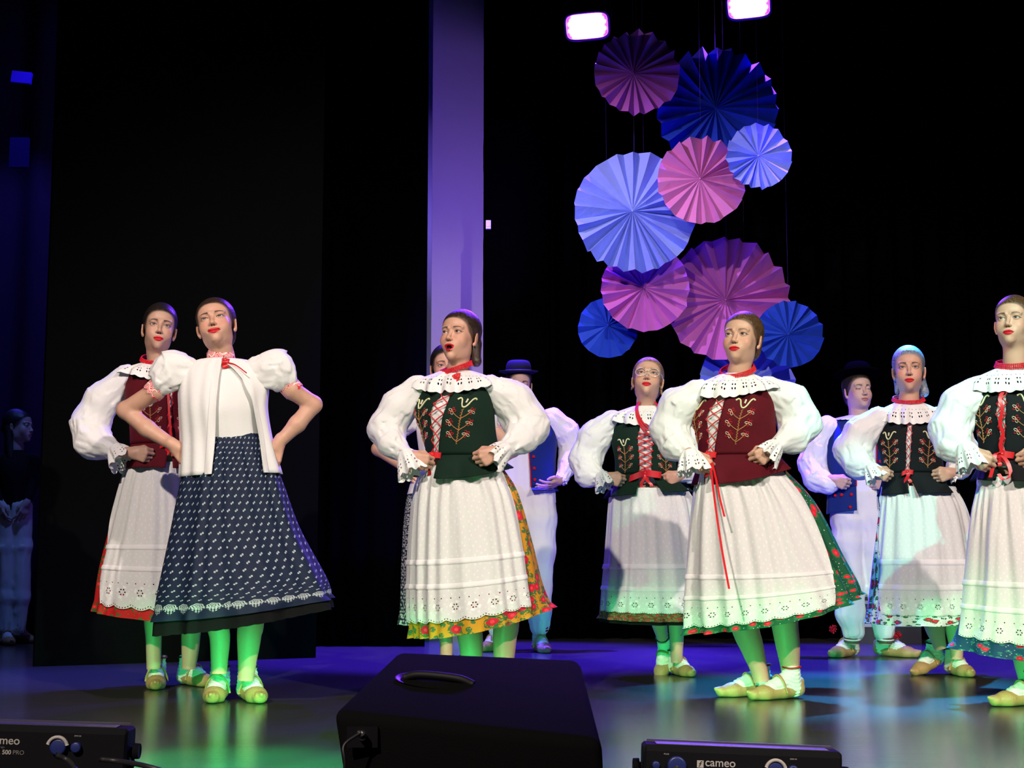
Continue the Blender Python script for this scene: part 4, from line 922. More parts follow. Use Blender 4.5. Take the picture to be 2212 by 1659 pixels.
for a, c in (((343, 835, -.02), (325, 853, -.015)), ((622, 831, .0), (639, 849, .012))):
    mb = MB(); frill(mb, p.J(*a), p.J(*c) - p.J(*a), .0470, .0470, .042, amp=0, vsc=.04, scal=0); mb.build('sleeve_band', BAND, p.root)
mb = MB(); frill(mb, p.J(478, 781, .008), p.J(474, 740, .020) - p.J(478, 781, .008), .0640, .0590, .044, amp=0, vsc=.036, scal=0); mb.build('collar_band', BAND, p.root)
mb = MB(); bow(mb, p.J(487, 779, -.07), (1, 0, 0), (0, 0, 1), .018, (.035, .03)); ribbon(mb, spline([p.J(489, 783, -.075), p.J(508, 788, -.10), p.J(533, 806, -.12)], 10), (.0, 0, .003)); mb.build('ribbon_bow', SATIN, p.root)
p.arm([(362, 815, -.01, 21), (336, 845, -.02, 20), (271, 886, .03, 18.5), (318, 926, .0, 18), (376, 963, -.035, 12.5)], (415, 1000, -.02), 'hip', bare=True)
p.arm([(606, 815, 0, 21), (630, 842, .0, 20), (677, 874, .05, 18.5), (642, 916, .02, 18), (602, 957, .0, 12.5)], (590, 990, -.0), 'hip', bare=True)
p.skirt([(420, 938, 566, 938), (394, 1030, 604, 1030), (370, 1150, 643, 1140), (346, 1270, 702, 1250), (337, 1338, 716, 1292)], SK_DOT, n=9, amp=.012, front=[0, 0, .01, .015, .02])
mb = MB(); patch(mb, p.S, np.linspace(0, 2 * math.pi, 260), np.linspace(.6, 1.11, 14)[None] + .006 * np.abs(np.sin(np.linspace(0, 150, 260)))[:, None] * np.linspace(0, 1, 14)[None]**6, -.014, 0, 'm'); mb.build('petticoat', BLACKCLOTH, p.root)
p.leg([(470, 1300, 0, 26), (475, 1378, 0, 22), (474, 1420, 0, 19), (473, 1455, 0, 17)]); p.leg([(540, 1300, 0, 30), (538, 1375, 0, 26), (534, 1430, 0, 20), (531, 1470, 0, 17)])
put_shoe(p.root, P(472, 1511, ground_y(1511)) * [1, 1, 0], 3, 'black', s=1.18); put_shoe(p.root, P(537, 1512, ground_y(1512)) * [1, 1, 0], 24, 'black', s=1.18); p.done()
# --- dancer in the red vest half hidden behind the white blouse
p = girl('dancer in dark red vest and red floral skirt half hidden behind the white blouse', (372, 1488), seed=5, skin=(.52, .31, .22))
p.torso((340, 782, 30), (276, 408, 806), (278, 412, 872), (288, 412, 960), (377, 378))
p.head((344, 712), 108, 2, 6, 6, (341, 786), 'f', 'bun', H_BLACK, brow=(.035, .02, .015), wide=.97)
dress_vest(p, V_RED, 905, (275, 1012, 420, 1015), .9, .60, gm=.06, gt=.04, gl=.05, pg=(.05, .1))
p.necklace(3, .0045, tilt=.03, roll=4)
p.sleeve([(272, 815, 0, 26), (226, 860, .02, 36), (195, 915, .03, 40), (200, 955, -.02, 36), (250, 975, -.10, 16)], seed=1); p.sleeve([(410, 815, 0, 26), (450, 870, .04, 34), (470, 915, .05, 36), (450, 950, .0, 28), (420, 970, -.06, 15)], seed=2)
p.cuff((250, 972, -.11), (264, 990, -.13), .030, .066, .085, seed=3, sag=.01)
p.arm([(262, 975, -.11, 12), (284, 978, -.14, 11.5)], (330, 985, -.17), hs=.95); p.arm([(430, 965, -.04, 12), (415, 970, -.06, 11.5)], (392, 985, -.08), hs=.95)
p.skirt([(284, 1000, 404, 1000), (268, 1035, 420, 1035), (238, 1150, 450, 1150), (218, 1232, 466, 1238), (207, 1318, 478, 1345)], SK_RED, front=[0, 0, 0, .01, .01]); p.apron((-86, -47), (80, 55), .95)
p.leg([(330, 1290, 0, 20), (332, 1381, 0, 17), (332, 1445, 0, 15)]); p.leg([(412, 1290, 0, 22), (412, 1381, 0, 20), (408, 1445, 0, 15)])
put_shoe(p.root, P(338, 1484, ground_y(1484)) * [1, 1, 0], 12, 'red', s=1.15); put_shoe(p.root, P(410, 1480, ground_y(1480)) * [1, 1, 0], 45, 'black', s=1.1)
mb = MB(); ribbon(mb, spline([p.J(363, 850, -.15), p.J(366, 900, -.15), p.J(370, 950, -.14), p.J(372, 985, -.14)], 14), (.005, 0, 0)); mb.build('ribbon', SATIN, p.root); waist_bow(p, .05, (.06, .07)); p.done()
# --- dancer hidden behind the singing one
p = girl('dancer mostly hidden behind the singing dancer, dark finely dotted skirt', (985, 1470), seed=8)
p.torso((964, 850, 27), (896, 1030, 882), (900, 1028, 940), (905, 1020, 1035)); p.head((964, 797), 98, 4, 4, 0, (964, 855), 'f', 'bun', H_BLACK)
p.blouse(); p.sleeve([(900, 890, 0, 26), (880, 905, 0, 28), (868, 925, .01, 18)], amp=.010, name='puff_sleeve'); p.sleeve([(1026, 890, 0, 26), (1046, 905, 0, 28), (1060, 925, .01, 18)], amp=.010, seed=3, name='puff_sleeve')
p.arm([(880, 905, 0, 16), (818, 970, .03, 15), (872, 1008, -.06, 11)], (895, 1028, -.08), 'hip', bare=True, hs=.9); p.arm([(1046, 905, 0, 16), (1108, 972, .03, 15), (1058, 1008, -.06, 11)], (1036, 1028, -.08), 'hip', bare=True, hs=.9)
p.skirt([(900, 1030, 1022, 1030), (880, 1080, 1036, 1080), (871, 1190, 1046, 1190), (866, 1350, 1056, 1350)], SK_FIN); mb = MB(); patch(mb, Loft([(896, 1020, 1026, 1020, .12), (882, 1068, 1036, 1066, .15)], p.Y), np.linspace(0, 6.2832, 60), np.linspace(0, 1, 6), .006); mb.build('blouse_hem', WHITE, p.root)
p.leg([(955, 1300, 0, 16), (964, 1390, 0, 14), (963, 1440, 0, 12)]); p.leg([(1005, 1300, 0, 16), (1010, 1390, 0, 14), (1008, 1440, 0, 12)]); put_shoe(p.root, P(960, 1470, ground_y(1470)) * [1, 1, 0], -10); put_shoe(p.root, P(1010, 1470, ground_y(1470)) * [1, 1, 0], 10); p.done()
# --- dancer with glasses
p = girl('dancer with glasses, long red beads, dark green vest and brown floral skirt', (1440, 1460), seed=12)
p.torso((1396, 876, 27), (1324, 1452, 902), (1326, 1458, 955), (1334, 1458, 1025), (1389, 1389))
p.head((1399, 822), 98, -2, 20, 4, (1396, 880), 'f', 'wisps', H_FAIR, brow=(.16, .09, .05), wide=1.0)
dress_vest(p, V_GREEN, 985, (1316, 1074, 1488, 1062), .88, .72, gm=.24, gt=.12, gl=.20, pg=(.2, .35), lr=.004, lv=.42)
c = p.T.at(np.array(1.0))[:3]
for i in range(3):
    mb = MB()
    t = np.linspace(0, 2 * math.pi, 130, endpoint=False); dr = .150 + .020 * i; zz_ = c[2] + .020 - dr * (.5 - .5 * np.cos(t))**1.3; xx_ = (.056 + .004 * i) * np.sin(t) * (1 + .12 * np.cos(t))
    vq = np.clip(p.T.v_at_z(zz_), 0, .99); aq = np.linalg.norm(p.T.at(vq)[:, 3:6], axis=1); fq = np.arcsin(np.clip(xx_ / aq, -.98, .98)); ft = .5 - .5 * np.cos(t)
    q = p.T.S(np.where(ft > .12, fq, np.arctan2(xx_, -np.cos(t) * -.06 - .12)), vq, .044 - .03 * (1 - np.clip(ft * 3, 0, 1)), 0); q[:, 0] = c[0] + xx_; q[:, 2] = zz_
    beads(mb, q[ft > .125], .0056); mb.build('bead_necklace', BEAD, p.root)
p.sleeve([(1322, 912, 0, 26), (1285, 948, .02, 33), (1264, 995, .03, 34), (1272, 1024, -.03, 27), (1302, 1030, -.10, 13)], seed=1); p.sleeve([(1454, 912, 0, 26), (1490, 945, .02, 33), (1510, 985, .03, 34), (1500, 1015, -.02, 27), (1470, 1028, -.08, 13)], seed=2)
p.cuff((1300, 1028, -.11), (1312, 1050, -.13), .028, .056, .07, seed=1); p.arm([(1298, 1028, -.09, 11), (1310, 1032, -.12, 10.5)], (1340, 1038, -.15), hs=.92); p.arm([(1480, 1026, -.06, 11), (1468, 1028, -.09, 10.5)], (1445, 1036, -.12), hs=.92)
p.skirt([(1325, 1056, 1482, 1056), (1320, 1100, 1498, 1100), (1313, 1212, 1516, 1212), (1304, 1300, 1532, 1300), (1304, 1336, 1538, 1336)], SK_BRN, n=13, front=[0, 0, 0, .01, .01]); p.apron((-100, -88), (95, 85), .855)
mb = MB(); patch(mb, p.S, np.linspace(0, 2 * math.pi, 200), np.linspace(.7, 1.05, 10), -.012, 0, 'm'); mb.build('petticoat', BLACKCLOTH, p.root)
p.leg([(1460, 1290, 0, 20), (1461, 1339, 0, 18), (1462, 1395, 0, 14), (1462, 1432, 0, 12)]); p.leg([(1412, 1280, 0, 20), (1423, 1339, .04, 18), (1430, 1372, .10, 13), (1432, 1384, .12, 12)])
put_shoe(p.root, P(1464, 1458, ground_y(1458)) * [1, 1, 0], 18, 'black', s=1.05)
Rl = Matrix.Rotation(math.radians(-28), 3, 'Z') @ Matrix.Rotation(math.radians(48), 3, 'X'); a_ = Vector(p.J(1432, 1376, .12)) - Rl @ Vector((0, .027, .123)); put_shoe(p.root, a_, -28, 'black', 48, s=1.05)
mb = MB(); hs, hR, hC = p.hs, p.hR, p.hC
def hl(q): return hC + hs * np.asarray(q, float) @ hR.T
for sg in (-1, 1):
    t = np.linspace(0, 2 * math.pi, 25); tube(mb, hl(np.stack([sg * .033 + .026 * np.cos(t), -.098 + .006 * np.abs(np.cos(t)) * 1.0, -.002 + .022 * np.sin(t)], 1)), .0011, 6, cap=False); tube(mb, hl([(sg * .058, -.092, .004), (sg * .072, -.05, .006), (sg * .078, .0, .002)]), .0014, 5)
tube(mb, hl([(-.008, -.099, .004), (0, -.104, .007), (.008, -.099, .004)]), .0015, 5); mb.build('glasses', solid('clear_pale_frame', (.75, .78, .72), .2, .6), p.root)
waist_bow(p, .085, (.10, .075)); p.done()
# --- dancer with silver hair
p = girl('dancer with silver-blue hair, black embroidered vest and white rose-print skirt', (2045, 1460), seed=15)
p.torso((1962, 868, 29), (1903, 2026, 898), (1900, 2032, 955), (1910, 2034, 1022), (1948, 1946))
p.head((1963, 801), 100, 1, 5, 0, (1963, 872), 'f', 'tail', H_GREY, brow=(.05, .03, .025))
dress_vest(p, V_BLACK, 972, (1906, 1070, 2060, 1066), .95, .66, gm=.08, gt=.05, gl=.06, pg=(.05, .12), lr=.0022)
p.necklace(3, .0046, tilt=.026, roll=-3)
p.sleeve([(1898, 906, 0, 27), (1862, 934, .02, 34), (1841, 975, .03, 36), (1856, 1002, -.03, 30), (1882, 1012, -.10, 14)], seed=1); p.sleeve([(2028, 906, 0, 27), (2064, 938, .02, 32), (2082, 980, .03, 32), (2072, 1008, -.03, 24), (2058, 1020, -.10, 13)], seed=2)
p.cuff((1880, 1010, -.11), (1896, 1034, -.13), .028, .056, .075, seed=1); p.cuff((2064, 1018, -.10), (2080, 1036, -.10), .028, .05, .04, seed=2)
p.arm([(1872, 1008, -.09, 11), (1888, 1016, -.12, 10.5)], (1918, 1028, -.15), hs=.92); p.arm([(2068, 1018, -.08, 11), (2056, 1022, -.12, 10.5)], (2018, 1030, -.16), hs=.95)
p.skirt([(1908, 1052, 2058, 1052), (1900, 1108, 2084, 1104), (1889, 1200, 2104, 1200), (1878, 1300, 2120, 1298), (1871, 1346, 2130, 1342)], SK_WHT, n=12, amp=.012, front=[0, 0, 0, .01, .01]); p.apron((-90, -58), (80, 72), .865)
p.leg([(2010, 1290, 0, 26), (2018, 1349, 0, 22), (2026, 1380, 0, 16), (2032, 1402, 0, 13)]); p.leg([(2060, 1290, 0, 26), (2062, 1349, 0, 22), (2066, 1395, 0, 15), (2067, 1424, 0, 12.5)])
g_ = P(2018, 1456, ground_y(1456)); put_shoe(p.root, (g_[0], g_[1], .035), -48, 'black', 12, s=1.1); put_shoe(p.root, P(2064, 1458, ground_y(1458)) * [1, 1, 0], 8, 'black', s=1.1); waist_bow(p, .03, (.09, .06)); p.done()
# --- dancer cut by the right edge
p = girl('dancer in black embroidered vest with wide red ribbon and teal-blue floral skirt', (2232, 1520), seed=18)
p.torso((2190, 792, 33), (2114, 2268, 826), (2108, 2272, 895), (2124, 2272, 985), (2146, 2150))
p.head((2189, 699), 115, -13, 9, 0, (2192, 798), 'f', 'bun', H_BROWN, brow=(.10, .055, .03))
dress_vest(p, V_BLACK, 905, (2112, 1036, 2290, 1030), 1.0, .62, gm=.12, gt=.06, gl=.06, lr=.003, pfront=.02, pg=(.08, .2))
p.necklace(4, .0044, tilt=.022, yaw=-20)
p.sleeve([(2112, 842, 0, 30), (2072, 876, .02, 38), (2052, 928, .03, 40), (2062, 962, -.04, 34), (2092, 975, -.11, 16)], seed=1); p.sleeve([(2268, 842, 0, 30), (2312, 876, .02, 38), (2332, 928, .03, 40), (2300, 965, -.05, 30), (2262, 978, -.12, 15)], seed=2)
p.cuff((2086, 966, -.12), (2104, 1010, -.14), .030, .064, .095, seed=1); p.cuff((2262, 976, -.13), (2226, 990, -.15), .03, .06, .08, seed=2); p.arm([(2084, 968, -.09, 13), (2098, 978, -.13, 12)], (2128, 1000, -.16)); p.arm([(2270, 970, -.1, 13), (2250, 980, -.14, 12)], (2215, 996, -.17))
p.skirt([(2118, 1032, 2288, 1032), (2101, 1144, 2330, 1144), (2092, 1242, 2366, 1242), (2080, 1340, 2400, 1340), (2062, 1398, 2424, 1400)], SK_BLU, n=11, amp=.016, front=[0, 0, .01, .03, .05]); p.apron((-95, -78), (78, 62), .87)
p.leg([(2200, 1300, 0, 32), (2210, 1400, 0, 26), (2222, 1480, 0, 18)]); p.leg([(2280, 1300, 0, 32), (2282, 1400, 0, 26), (2284, 1480, 0, 18)]); put_shoe(p.root, P(2226, 1523, ground_y(1523)) * [1, 1, 0], -68, 'red', s=1.1); put_shoe(p.root, P(2288, 1518, ground_y(1518)) * [1, 1, 0], -50, 'red', s=1.1)
mb = MB(); q = spline([p.T.S(float(p.phi0(v)), v, .026, 0) for v in (.58, .4, .2, .02)], 20); q[:, 0] += .006 * np.sin(np.arange(20)); ribbon(mb, q, (.008, 0, 0))
c = p.T.S(float(p.phi0(0.)), .0, .04, 0); ribbon(mb, spline([c, c + [.02, -.02, -.04], c + [.025, -.03, -.09], c + [-.005, -.03, -.11], c + [-.022, -.02, -.085]], 20), (.008, 0, .002)); ribbon(mb, spline([c, c + [-.03, -.02, .0], c + [-.045, -.03, -.05], c + [-.06, -.03, -.10]], 16), (.008, 0, 0)); mb.build('ribbon', SATIN, p.root); waist_bow(p, .05, (.05, .05)); p.done()
# --- the two men
def hat(p, cx, cy, brim, crown=.088, h=.095, tilt=0, mat=FELT):
    prof = [(brim * .995, .010), (brim, .016), (brim * .98, .020), (brim * .75, .006), (crown * 1.05, .004), (crown, .012), (crown * .97, h * .55), (crown * .86, h * .85), (crown * .6, h), (.001, h * 1.02)]
    prof = spline(prof, 40); a = np.arange(48) * 2 * math.pi / 48; V = np.stack([np.cos(a)[:, None] * prof[None, :, 0], np.sin(a)[:, None] * prof[None, :, 0] * 1.06, np.ones((48, 1)) * prof[None, :, 1]], -1).reshape(-1, 3)
    c = p.J(cx, cy, .012); R = rot(0, tilt, 0); mb = MB(); mb.add(c + V @ R.T, grid_faces(48, 40, True)); o = mb.build('hat', mat, p.root); o.modifiers.new('thickness', 'SOLIDIFY').thickness = .004
    mb = MB(); tube(mb, np.concatenate([c + ring_of((0, 0, .018), crown * 1.02, crown * 1.07, 0, 40) @ R.T, (c + ring_of((0, 0, .018), crown * 1.02, crown * 1.07, 0, 40) @ R.T)[:1]]), .006, 6, cap=False, flat=1.6); mb.build('hat_band', CORD_BLK, o)
def buttons(p, n, gap, v0, v1, sides=(1, -1), r=.0115):
    for sg in sides:
        for v in np.linspace(v0, v1, n):
            mb = MB(); c = p.T.S(float(p.phi0(v)) + sg * (p.gap(v) + .13), v, p.v_off + .003, 0); sphere(mb, c, (r, .006, r), 0, 10, 6); mb.build('button', REDWOOL, p.root)
def trims(p):
    mb = MB(); vs_ = np.linspace(0, .8, 24)
    for sg in (1, -1): tube(mb, p.T.S(p.phi0(vs_) + sg * p.gap(vs_), vs_, p.v_off, 0), .004, 6)
    mb.build('red_trim', REDWOOL, p.root)
def trousers(p, chains, gath):
    V, F = cloth([[(p.J(x, y, d), r * p.px) for x, y, d, r in c] for c in chains], .0085, .010, p.seed, .03, [(p.J(*g), .08, .014) for g in gath], freq=17); MB().add(V, F).build('trousers', WOOL, p.root)
def pompon(p, x, y, dy=-.02):
    mb = MB(); rs = np.random.RandomState(int(x)); c = p.J(x, y, dy)
    for d in rs.randn(26, 3): tube(mb, np.stack([c, c + unit(d) * .028]), .005, 5)
    mb.build('pompon', REDWOOL, p.root); 
p = girl('young man in black hat, blue vest and white trousers behind the singing dancer', (1120, 1408), seed=21, skin=(.48, .30, .23))
p.torso((1122, 880, 24), (1062, 1194, 900), (1062, 1200, 950), (1072, 1199, 1054), (1106, 1112), depth=1.05); p.head((1122, 833), 78, 4, -3, 0, (1122, 884), 'm', 'male', H_BLACK, lip=(.40, .14, .11), brow=(.03, .02, .015)); p.blouse(WHITE2, name='shirt')
p.vest(BLUE, .30, .50, .55, vtop=.9); p.peplum(BLUE, (1070, 1062, 1203, 1060), .55, .55, .003); buttons(p, 5, 0, .05, .36); trims(p); hat(p, 1120, 808, .135, tilt=-4, mat=FELT_LIT)
p.sleeve([(1192, 906, 0, 25), (1222, 932, .02, 26), (1236, 966, .03, 25), (1228, 1004, -.03, 20), (1215, 1034, -.10, 13)], WHITE2, seed=1); p.sleeve([(1064, 906, 0, 25), (1034, 932, .02, 26), (1020, 966, .03, 25), (1030, 1004, -.03, 20), (1050, 1034, -.10, 13)], WHITE2, seed=2)
p.cuff((1216, 1030, -.10), (1206, 1042, -.12), .034, .044, .035, amp=.004, mat=WHITE2); p.arm([(1222, 1024, -.08, 10), (1212, 1037, -.11, 9.5)], (1186, 1050, -.15), 'open', up=(0, -.5, .3), hs=1.08); p.arm([(1042, 1024, -.08, 10), (1054, 1037, -.11, 9.5)], (1080, 1050, -.15), 'open', hs=1.08)
trousers(p, [[(1112, 1068, 0, 38), (1110, 1110, 0, 37), (1102, 1190, 0, 30), (1090, 1290, 0, 24), (1075, 1358, 0, 20)], [(1160, 1068, 0, 38), (1164, 1120, 0, 37), (1166, 1190, 0, 33), (1163, 1270, 0, 27), (1164, 1320, 0, 25), (1166, 1352, 0, 21)]], [(1166, 1345), (1078, 1345)])
put_shoe(p.root, P(1068, 1405, ground_y(1405)) * [1, 1, 0], -20, 'red', s=1.2); put_shoe(p.root, P(1166, 1408, ground_y(1408)) * [1, 1, 0], 12, 'red', s=1.2); pompon(p, 1180, 1358); p.leg([(1166, 1330, 0, 13), (1166, 1385, 0, 12)]); p.leg([(1076, 1330, 0, 13), (1072, 1385, 0, 12)]); p.done()
p = girl('young man in wide black hat and blue vest beside the silver-haired dancer', (1876, 1420), seed=23, skin=(.56, .36, .28))
p.torso((1855, 896, 23), (1786, 1924, 918), (1782, 1926, 965), (1790, 1920, 1052), (1858, 1859), depth=1.05); p.head((1853, 846), 82, 24, 6, 0, (1855, 898), 'm', 'male', H_BLACK, lip=(.42, .15, .12), brow=(.05, .03, .02)); p.blouse(WHITE2, name='shirt')
p.vest(BLUE, .22, .30, .34, vtop=.9); p.peplum(BLUE, (1788, 1110, 1922, 1094), .34, .36, .006, b=.15); trims(p); buttons(p, 3, 0, .10, .30); hat(p, 1853, 815, .155, tilt=10)
for x, y in ((1797, 1066), (1808, 1066), (1826, 1066), (1822, 1091), (1896, 1073)):
    vq = p.pep.v_at_z(p.J(x, y)[2] - .01); mb = MB(); sphere(mb, p.pep.S(p.pep.phi_px(x, vq, p.Y), vq, .016, 1.0), (.0115, .008, .0115), 0, 10, 6); mb.build('button', REDWOOL, p.root)
p.collar(.80, .84, 9, .004, mat=WHITE2, off=.012)
p.sleeve([(1788, 928, 0, 27), (1766, 962, .02, 28), (1756, 1002, .02, 28), (1766, 1034, -.04, 25), (1788, 1046, -.09, 21)], WHITE2, seed=1, gather=False); p.sleeve([(1922, 928, 0, 27), (1945, 962, .02, 28), (1955, 1002, .02, 28), (1945, 1034, -.04, 24), (1922, 1046, -.09, 17)], WHITE2, seed=2, gather=False)
p.arm([(1780, 1034, -.08, 11), (1797, 1036, -.12, 10)], (1830, 1046, -.17), hs=1.08); p.arm([(1930, 1036, -.06, 11), (1915, 1038, -.10, 10)], (1885, 1046, -.14), hs=1.08)
trousers(p, [[(1836, 1072, 0, 36), (1833, 1120, 0, 36), (1832, 1170, 0, 33), (1838, 1260, 0, 27), (1836, 1325, 0, 29), (1843, 1364, 0, 22)], [(1876, 1072, 0, 36), (1884, 1120, 0, 36), (1890, 1170, 0, 33), (1900, 1260, 0, 28), (1908, 1325, 0, 28), (1910, 1364, 0, 22)]], [(1843, 1355), (1910, 1355)])
put_shoe(p.root, P(1834, 1418, ground_y(1418)) * [1, 1, 0], -42, None, s=1.25); put_shoe(p.root, P(1918, 1418, ground_y(1418)) * [1, 1, 0], 42, None, s=1.25); pompon(p, 1800, 1359); pompon(p, 1938, 1372); p.leg([(1843, 1340, 0, 13), (1842, 1392, 0, 13)]); p.leg([(1911, 1340, 0, 13), (1912, 1392, 0, 13)])
for x in (1841, 1913):
    mb = MB()
    for k in range(3): q = ring_of(p.J(x, 1377 + k * 4, .0), .049, .049, .006, 24); tube(mb, np.concatenate([q, q[:1]]), .005, 6, 0 if k % 2 == 0 else 1, cap=False)
    mb.build('striped_garter', [solid('brown_band', (.12, .05, .04), .8), SOCK], p.root)
p.done()
# --- the person waiting in the wing
p = girl('person in dark top and pale sweatpants waiting in the dark wing', (38, 1392), seed=27, skin=(.5, .34, .28))
p.torso((36, 972, 17), (0, 74, 985), (2, 70, 1025), (6, 64, 1085)); p.head((41, 922), 68, 58, 2, 0, (36, 968), 'f', 'down', H_BLACK, lip=(.4, .15, .13)); p.blouse(BLACKCLOTH, name='dark_top')
p.sleeve([(2, 992, 0, 13), (-10, 1040, .02, 12), (0, 1085, -.05, 10)], BLACKCLOTH, gather=False); p.sleeve([(72, 992, 0, 12), (72, 1040, .02, 11), (62, 1080, -.06, 9)], BLACKCLOTH, seed=3, gather=False); p.arm([(0, 1080, -.05, 9), (2, 1090, -.06, 8)], (6, 1115, -.09), 'hip'); p.arm([(62, 1076, -.06, 9), (58, 1086, -.08, 8)], (50, 1108, -.1), 'hip')
trousers(p, [[(24, 1095, 0, 26), (20, 1180, 0, 21), (16, 1290, 0, 17), (14, 1358, 0, 15)], [(44, 1095, 0, 26), (48, 1180, 0, 20), (46, 1290, 0, 17), (40, 1358, 0, 14)]], [(14, 1350), (40, 1350), (34, 1085)])
put_shoe(p.root, P(12, 1392, ground_y(1392)) * [1, 1, 0], 30, None, s=1.1); put_shoe(p.root, P(42, 1388, ground_y(1388)) * [1, 1, 0], 50, None, s=1.1); p.done()
# ------------------------------------------------------------------ paper rosettes
def paper(name, c):
    m = Mat(name, c, .75, .2); v = m.obj(); m.base(c).over(m.noise(v, 9, 3) * .35, tuple(x * .75 for x in c)); m.bump(m.noise(v, 22, 4, .6), .35, .01); return m.m
PAPER = dict(pink=paper('pink_paper', (.46, .12, .42)), rose=paper('rose_paper', (.58, .19, .46)), navy=paper('blue_paper', (.010, .050, .36)), sky=paper('pale_blue_paper', (.26, .36, .85)))
THREAD = solid('grey_thread', (.05, .05, .055), .8, .1)
def rosette(cx, cy, rpx, mat, Y, hub=(0, 0), n=22, seed=0, label='', string=True, depth=.05):
    r = np.random.RandomState(seed); c = P(cx, cy, Y); R = rpx * Y / FPX; k = 2 * n
    a = np.arange(k) * 2 * math.pi / k + r.uniform(-.38, .38, k) * 2 * math.pi / k; a += .10 * np.sin(a + r.rand() * 6)
    hc = np.array([hub[0], 0, hub[1]]) * Y / FPX; dd = depth * R / .45 * (1 + .35 * r.uniform(-1, 1, k)) * (.55 + .6 * (np.sin(a * 1.0 + r.rand() * 6) * .5 + .5))
    rad = [.0, .10, .35, .7, 1.0]; V = []
    for i in range(k):
        e = np.array([math.cos(a[i]), 0, math.sin(a[i])]) * R * (1 + .012 * r.randn())
        for t in rad:
            V.append(hc * (1 - t) + e * t + np.array([0, (-1 if i % 2 else 1) * dd[i] * (t**.8) * .5, 0]) + r.randn(3) * .0025 * t)
    mb = MB(); mb.add(c + np.array(V), grid_faces(k, 5, True), 0, smooth=False)
    root = mb.build('paper_rosette', mat, None, c); s_ = root.modifiers.new('thickness', 'SOLIDIFY'); s_.thickness = .0012
    tag(root, label, 'paper rosette', 'folded paper rosettes hung before the backdrop')
    mb = MB(); top = c + np.array([0, .03, R * .97]); tube(mb, np.stack([top, [top[0], top[1], 6.15]]), .0007, 4)
    mb.build('hanging_thread', THREAD, root)
    mb = MB(); sphere(mb, c + hc + [0, -.006, 0], (.008, .005, .008), 0, 8, 5); mb.build('centre_knot', mat, root)
RY = 11.2
for i, (x, y, r, m, dy, hb, n, lb) in enumerate([
    (1376, 157, 95, 'pink', -.10, (-8, -2), 20, 'dark pink folded paper rosette, topmost, under the left stage lamp'),
    (1548, 232, 135, 'navy', .05, (-2, -2), 22, 'large deep blue folded paper rosette below the right stage lamp'),
    (1516, 390, 98, 'rose', -.34, (-4, 4), 19, 'rose pink folded paper rosette between the two pale blue ones'),
    (1640, 337, 73, 'sky', -.46, (-2, 0), 18, 'small pale blue folded paper rosette overlapping the deep blue one'),
    (1372, 458, 134, 'sky', -.16, (-6, 2), 22, 'large pale blue folded paper rosette left of the rose pink one'),
    (1394, 622, 97, 'pink', .03, (-3, 0), 19, 'pink folded paper rosette beneath the large pale blue one'),
    (1572, 648, 137, 'pink', .21, (-5, 0), 22, 'largest pink folded paper rosette above the dancer in red vest'),
    (1313, 708, 66, 'navy', .20, (0, 5), 15, 'small deep blue folded paper rosette at the lower left of the cluster'),
    (1706, 722, 73, 'navy', .04, (-3, 0), 17, 'small deep blue folded paper rosette beside the red-vested dancer'),
    (1614, 826, 104, 'sky', .40, (0, 0), 18, 'pale blue folded paper rosette behind the red-vested dancer, lowest of all')]):
    rosette(x, y, r, PAPER[m], RY + dy * 1.3 - .45, hb, n, 40 + i, lb, True, .13)
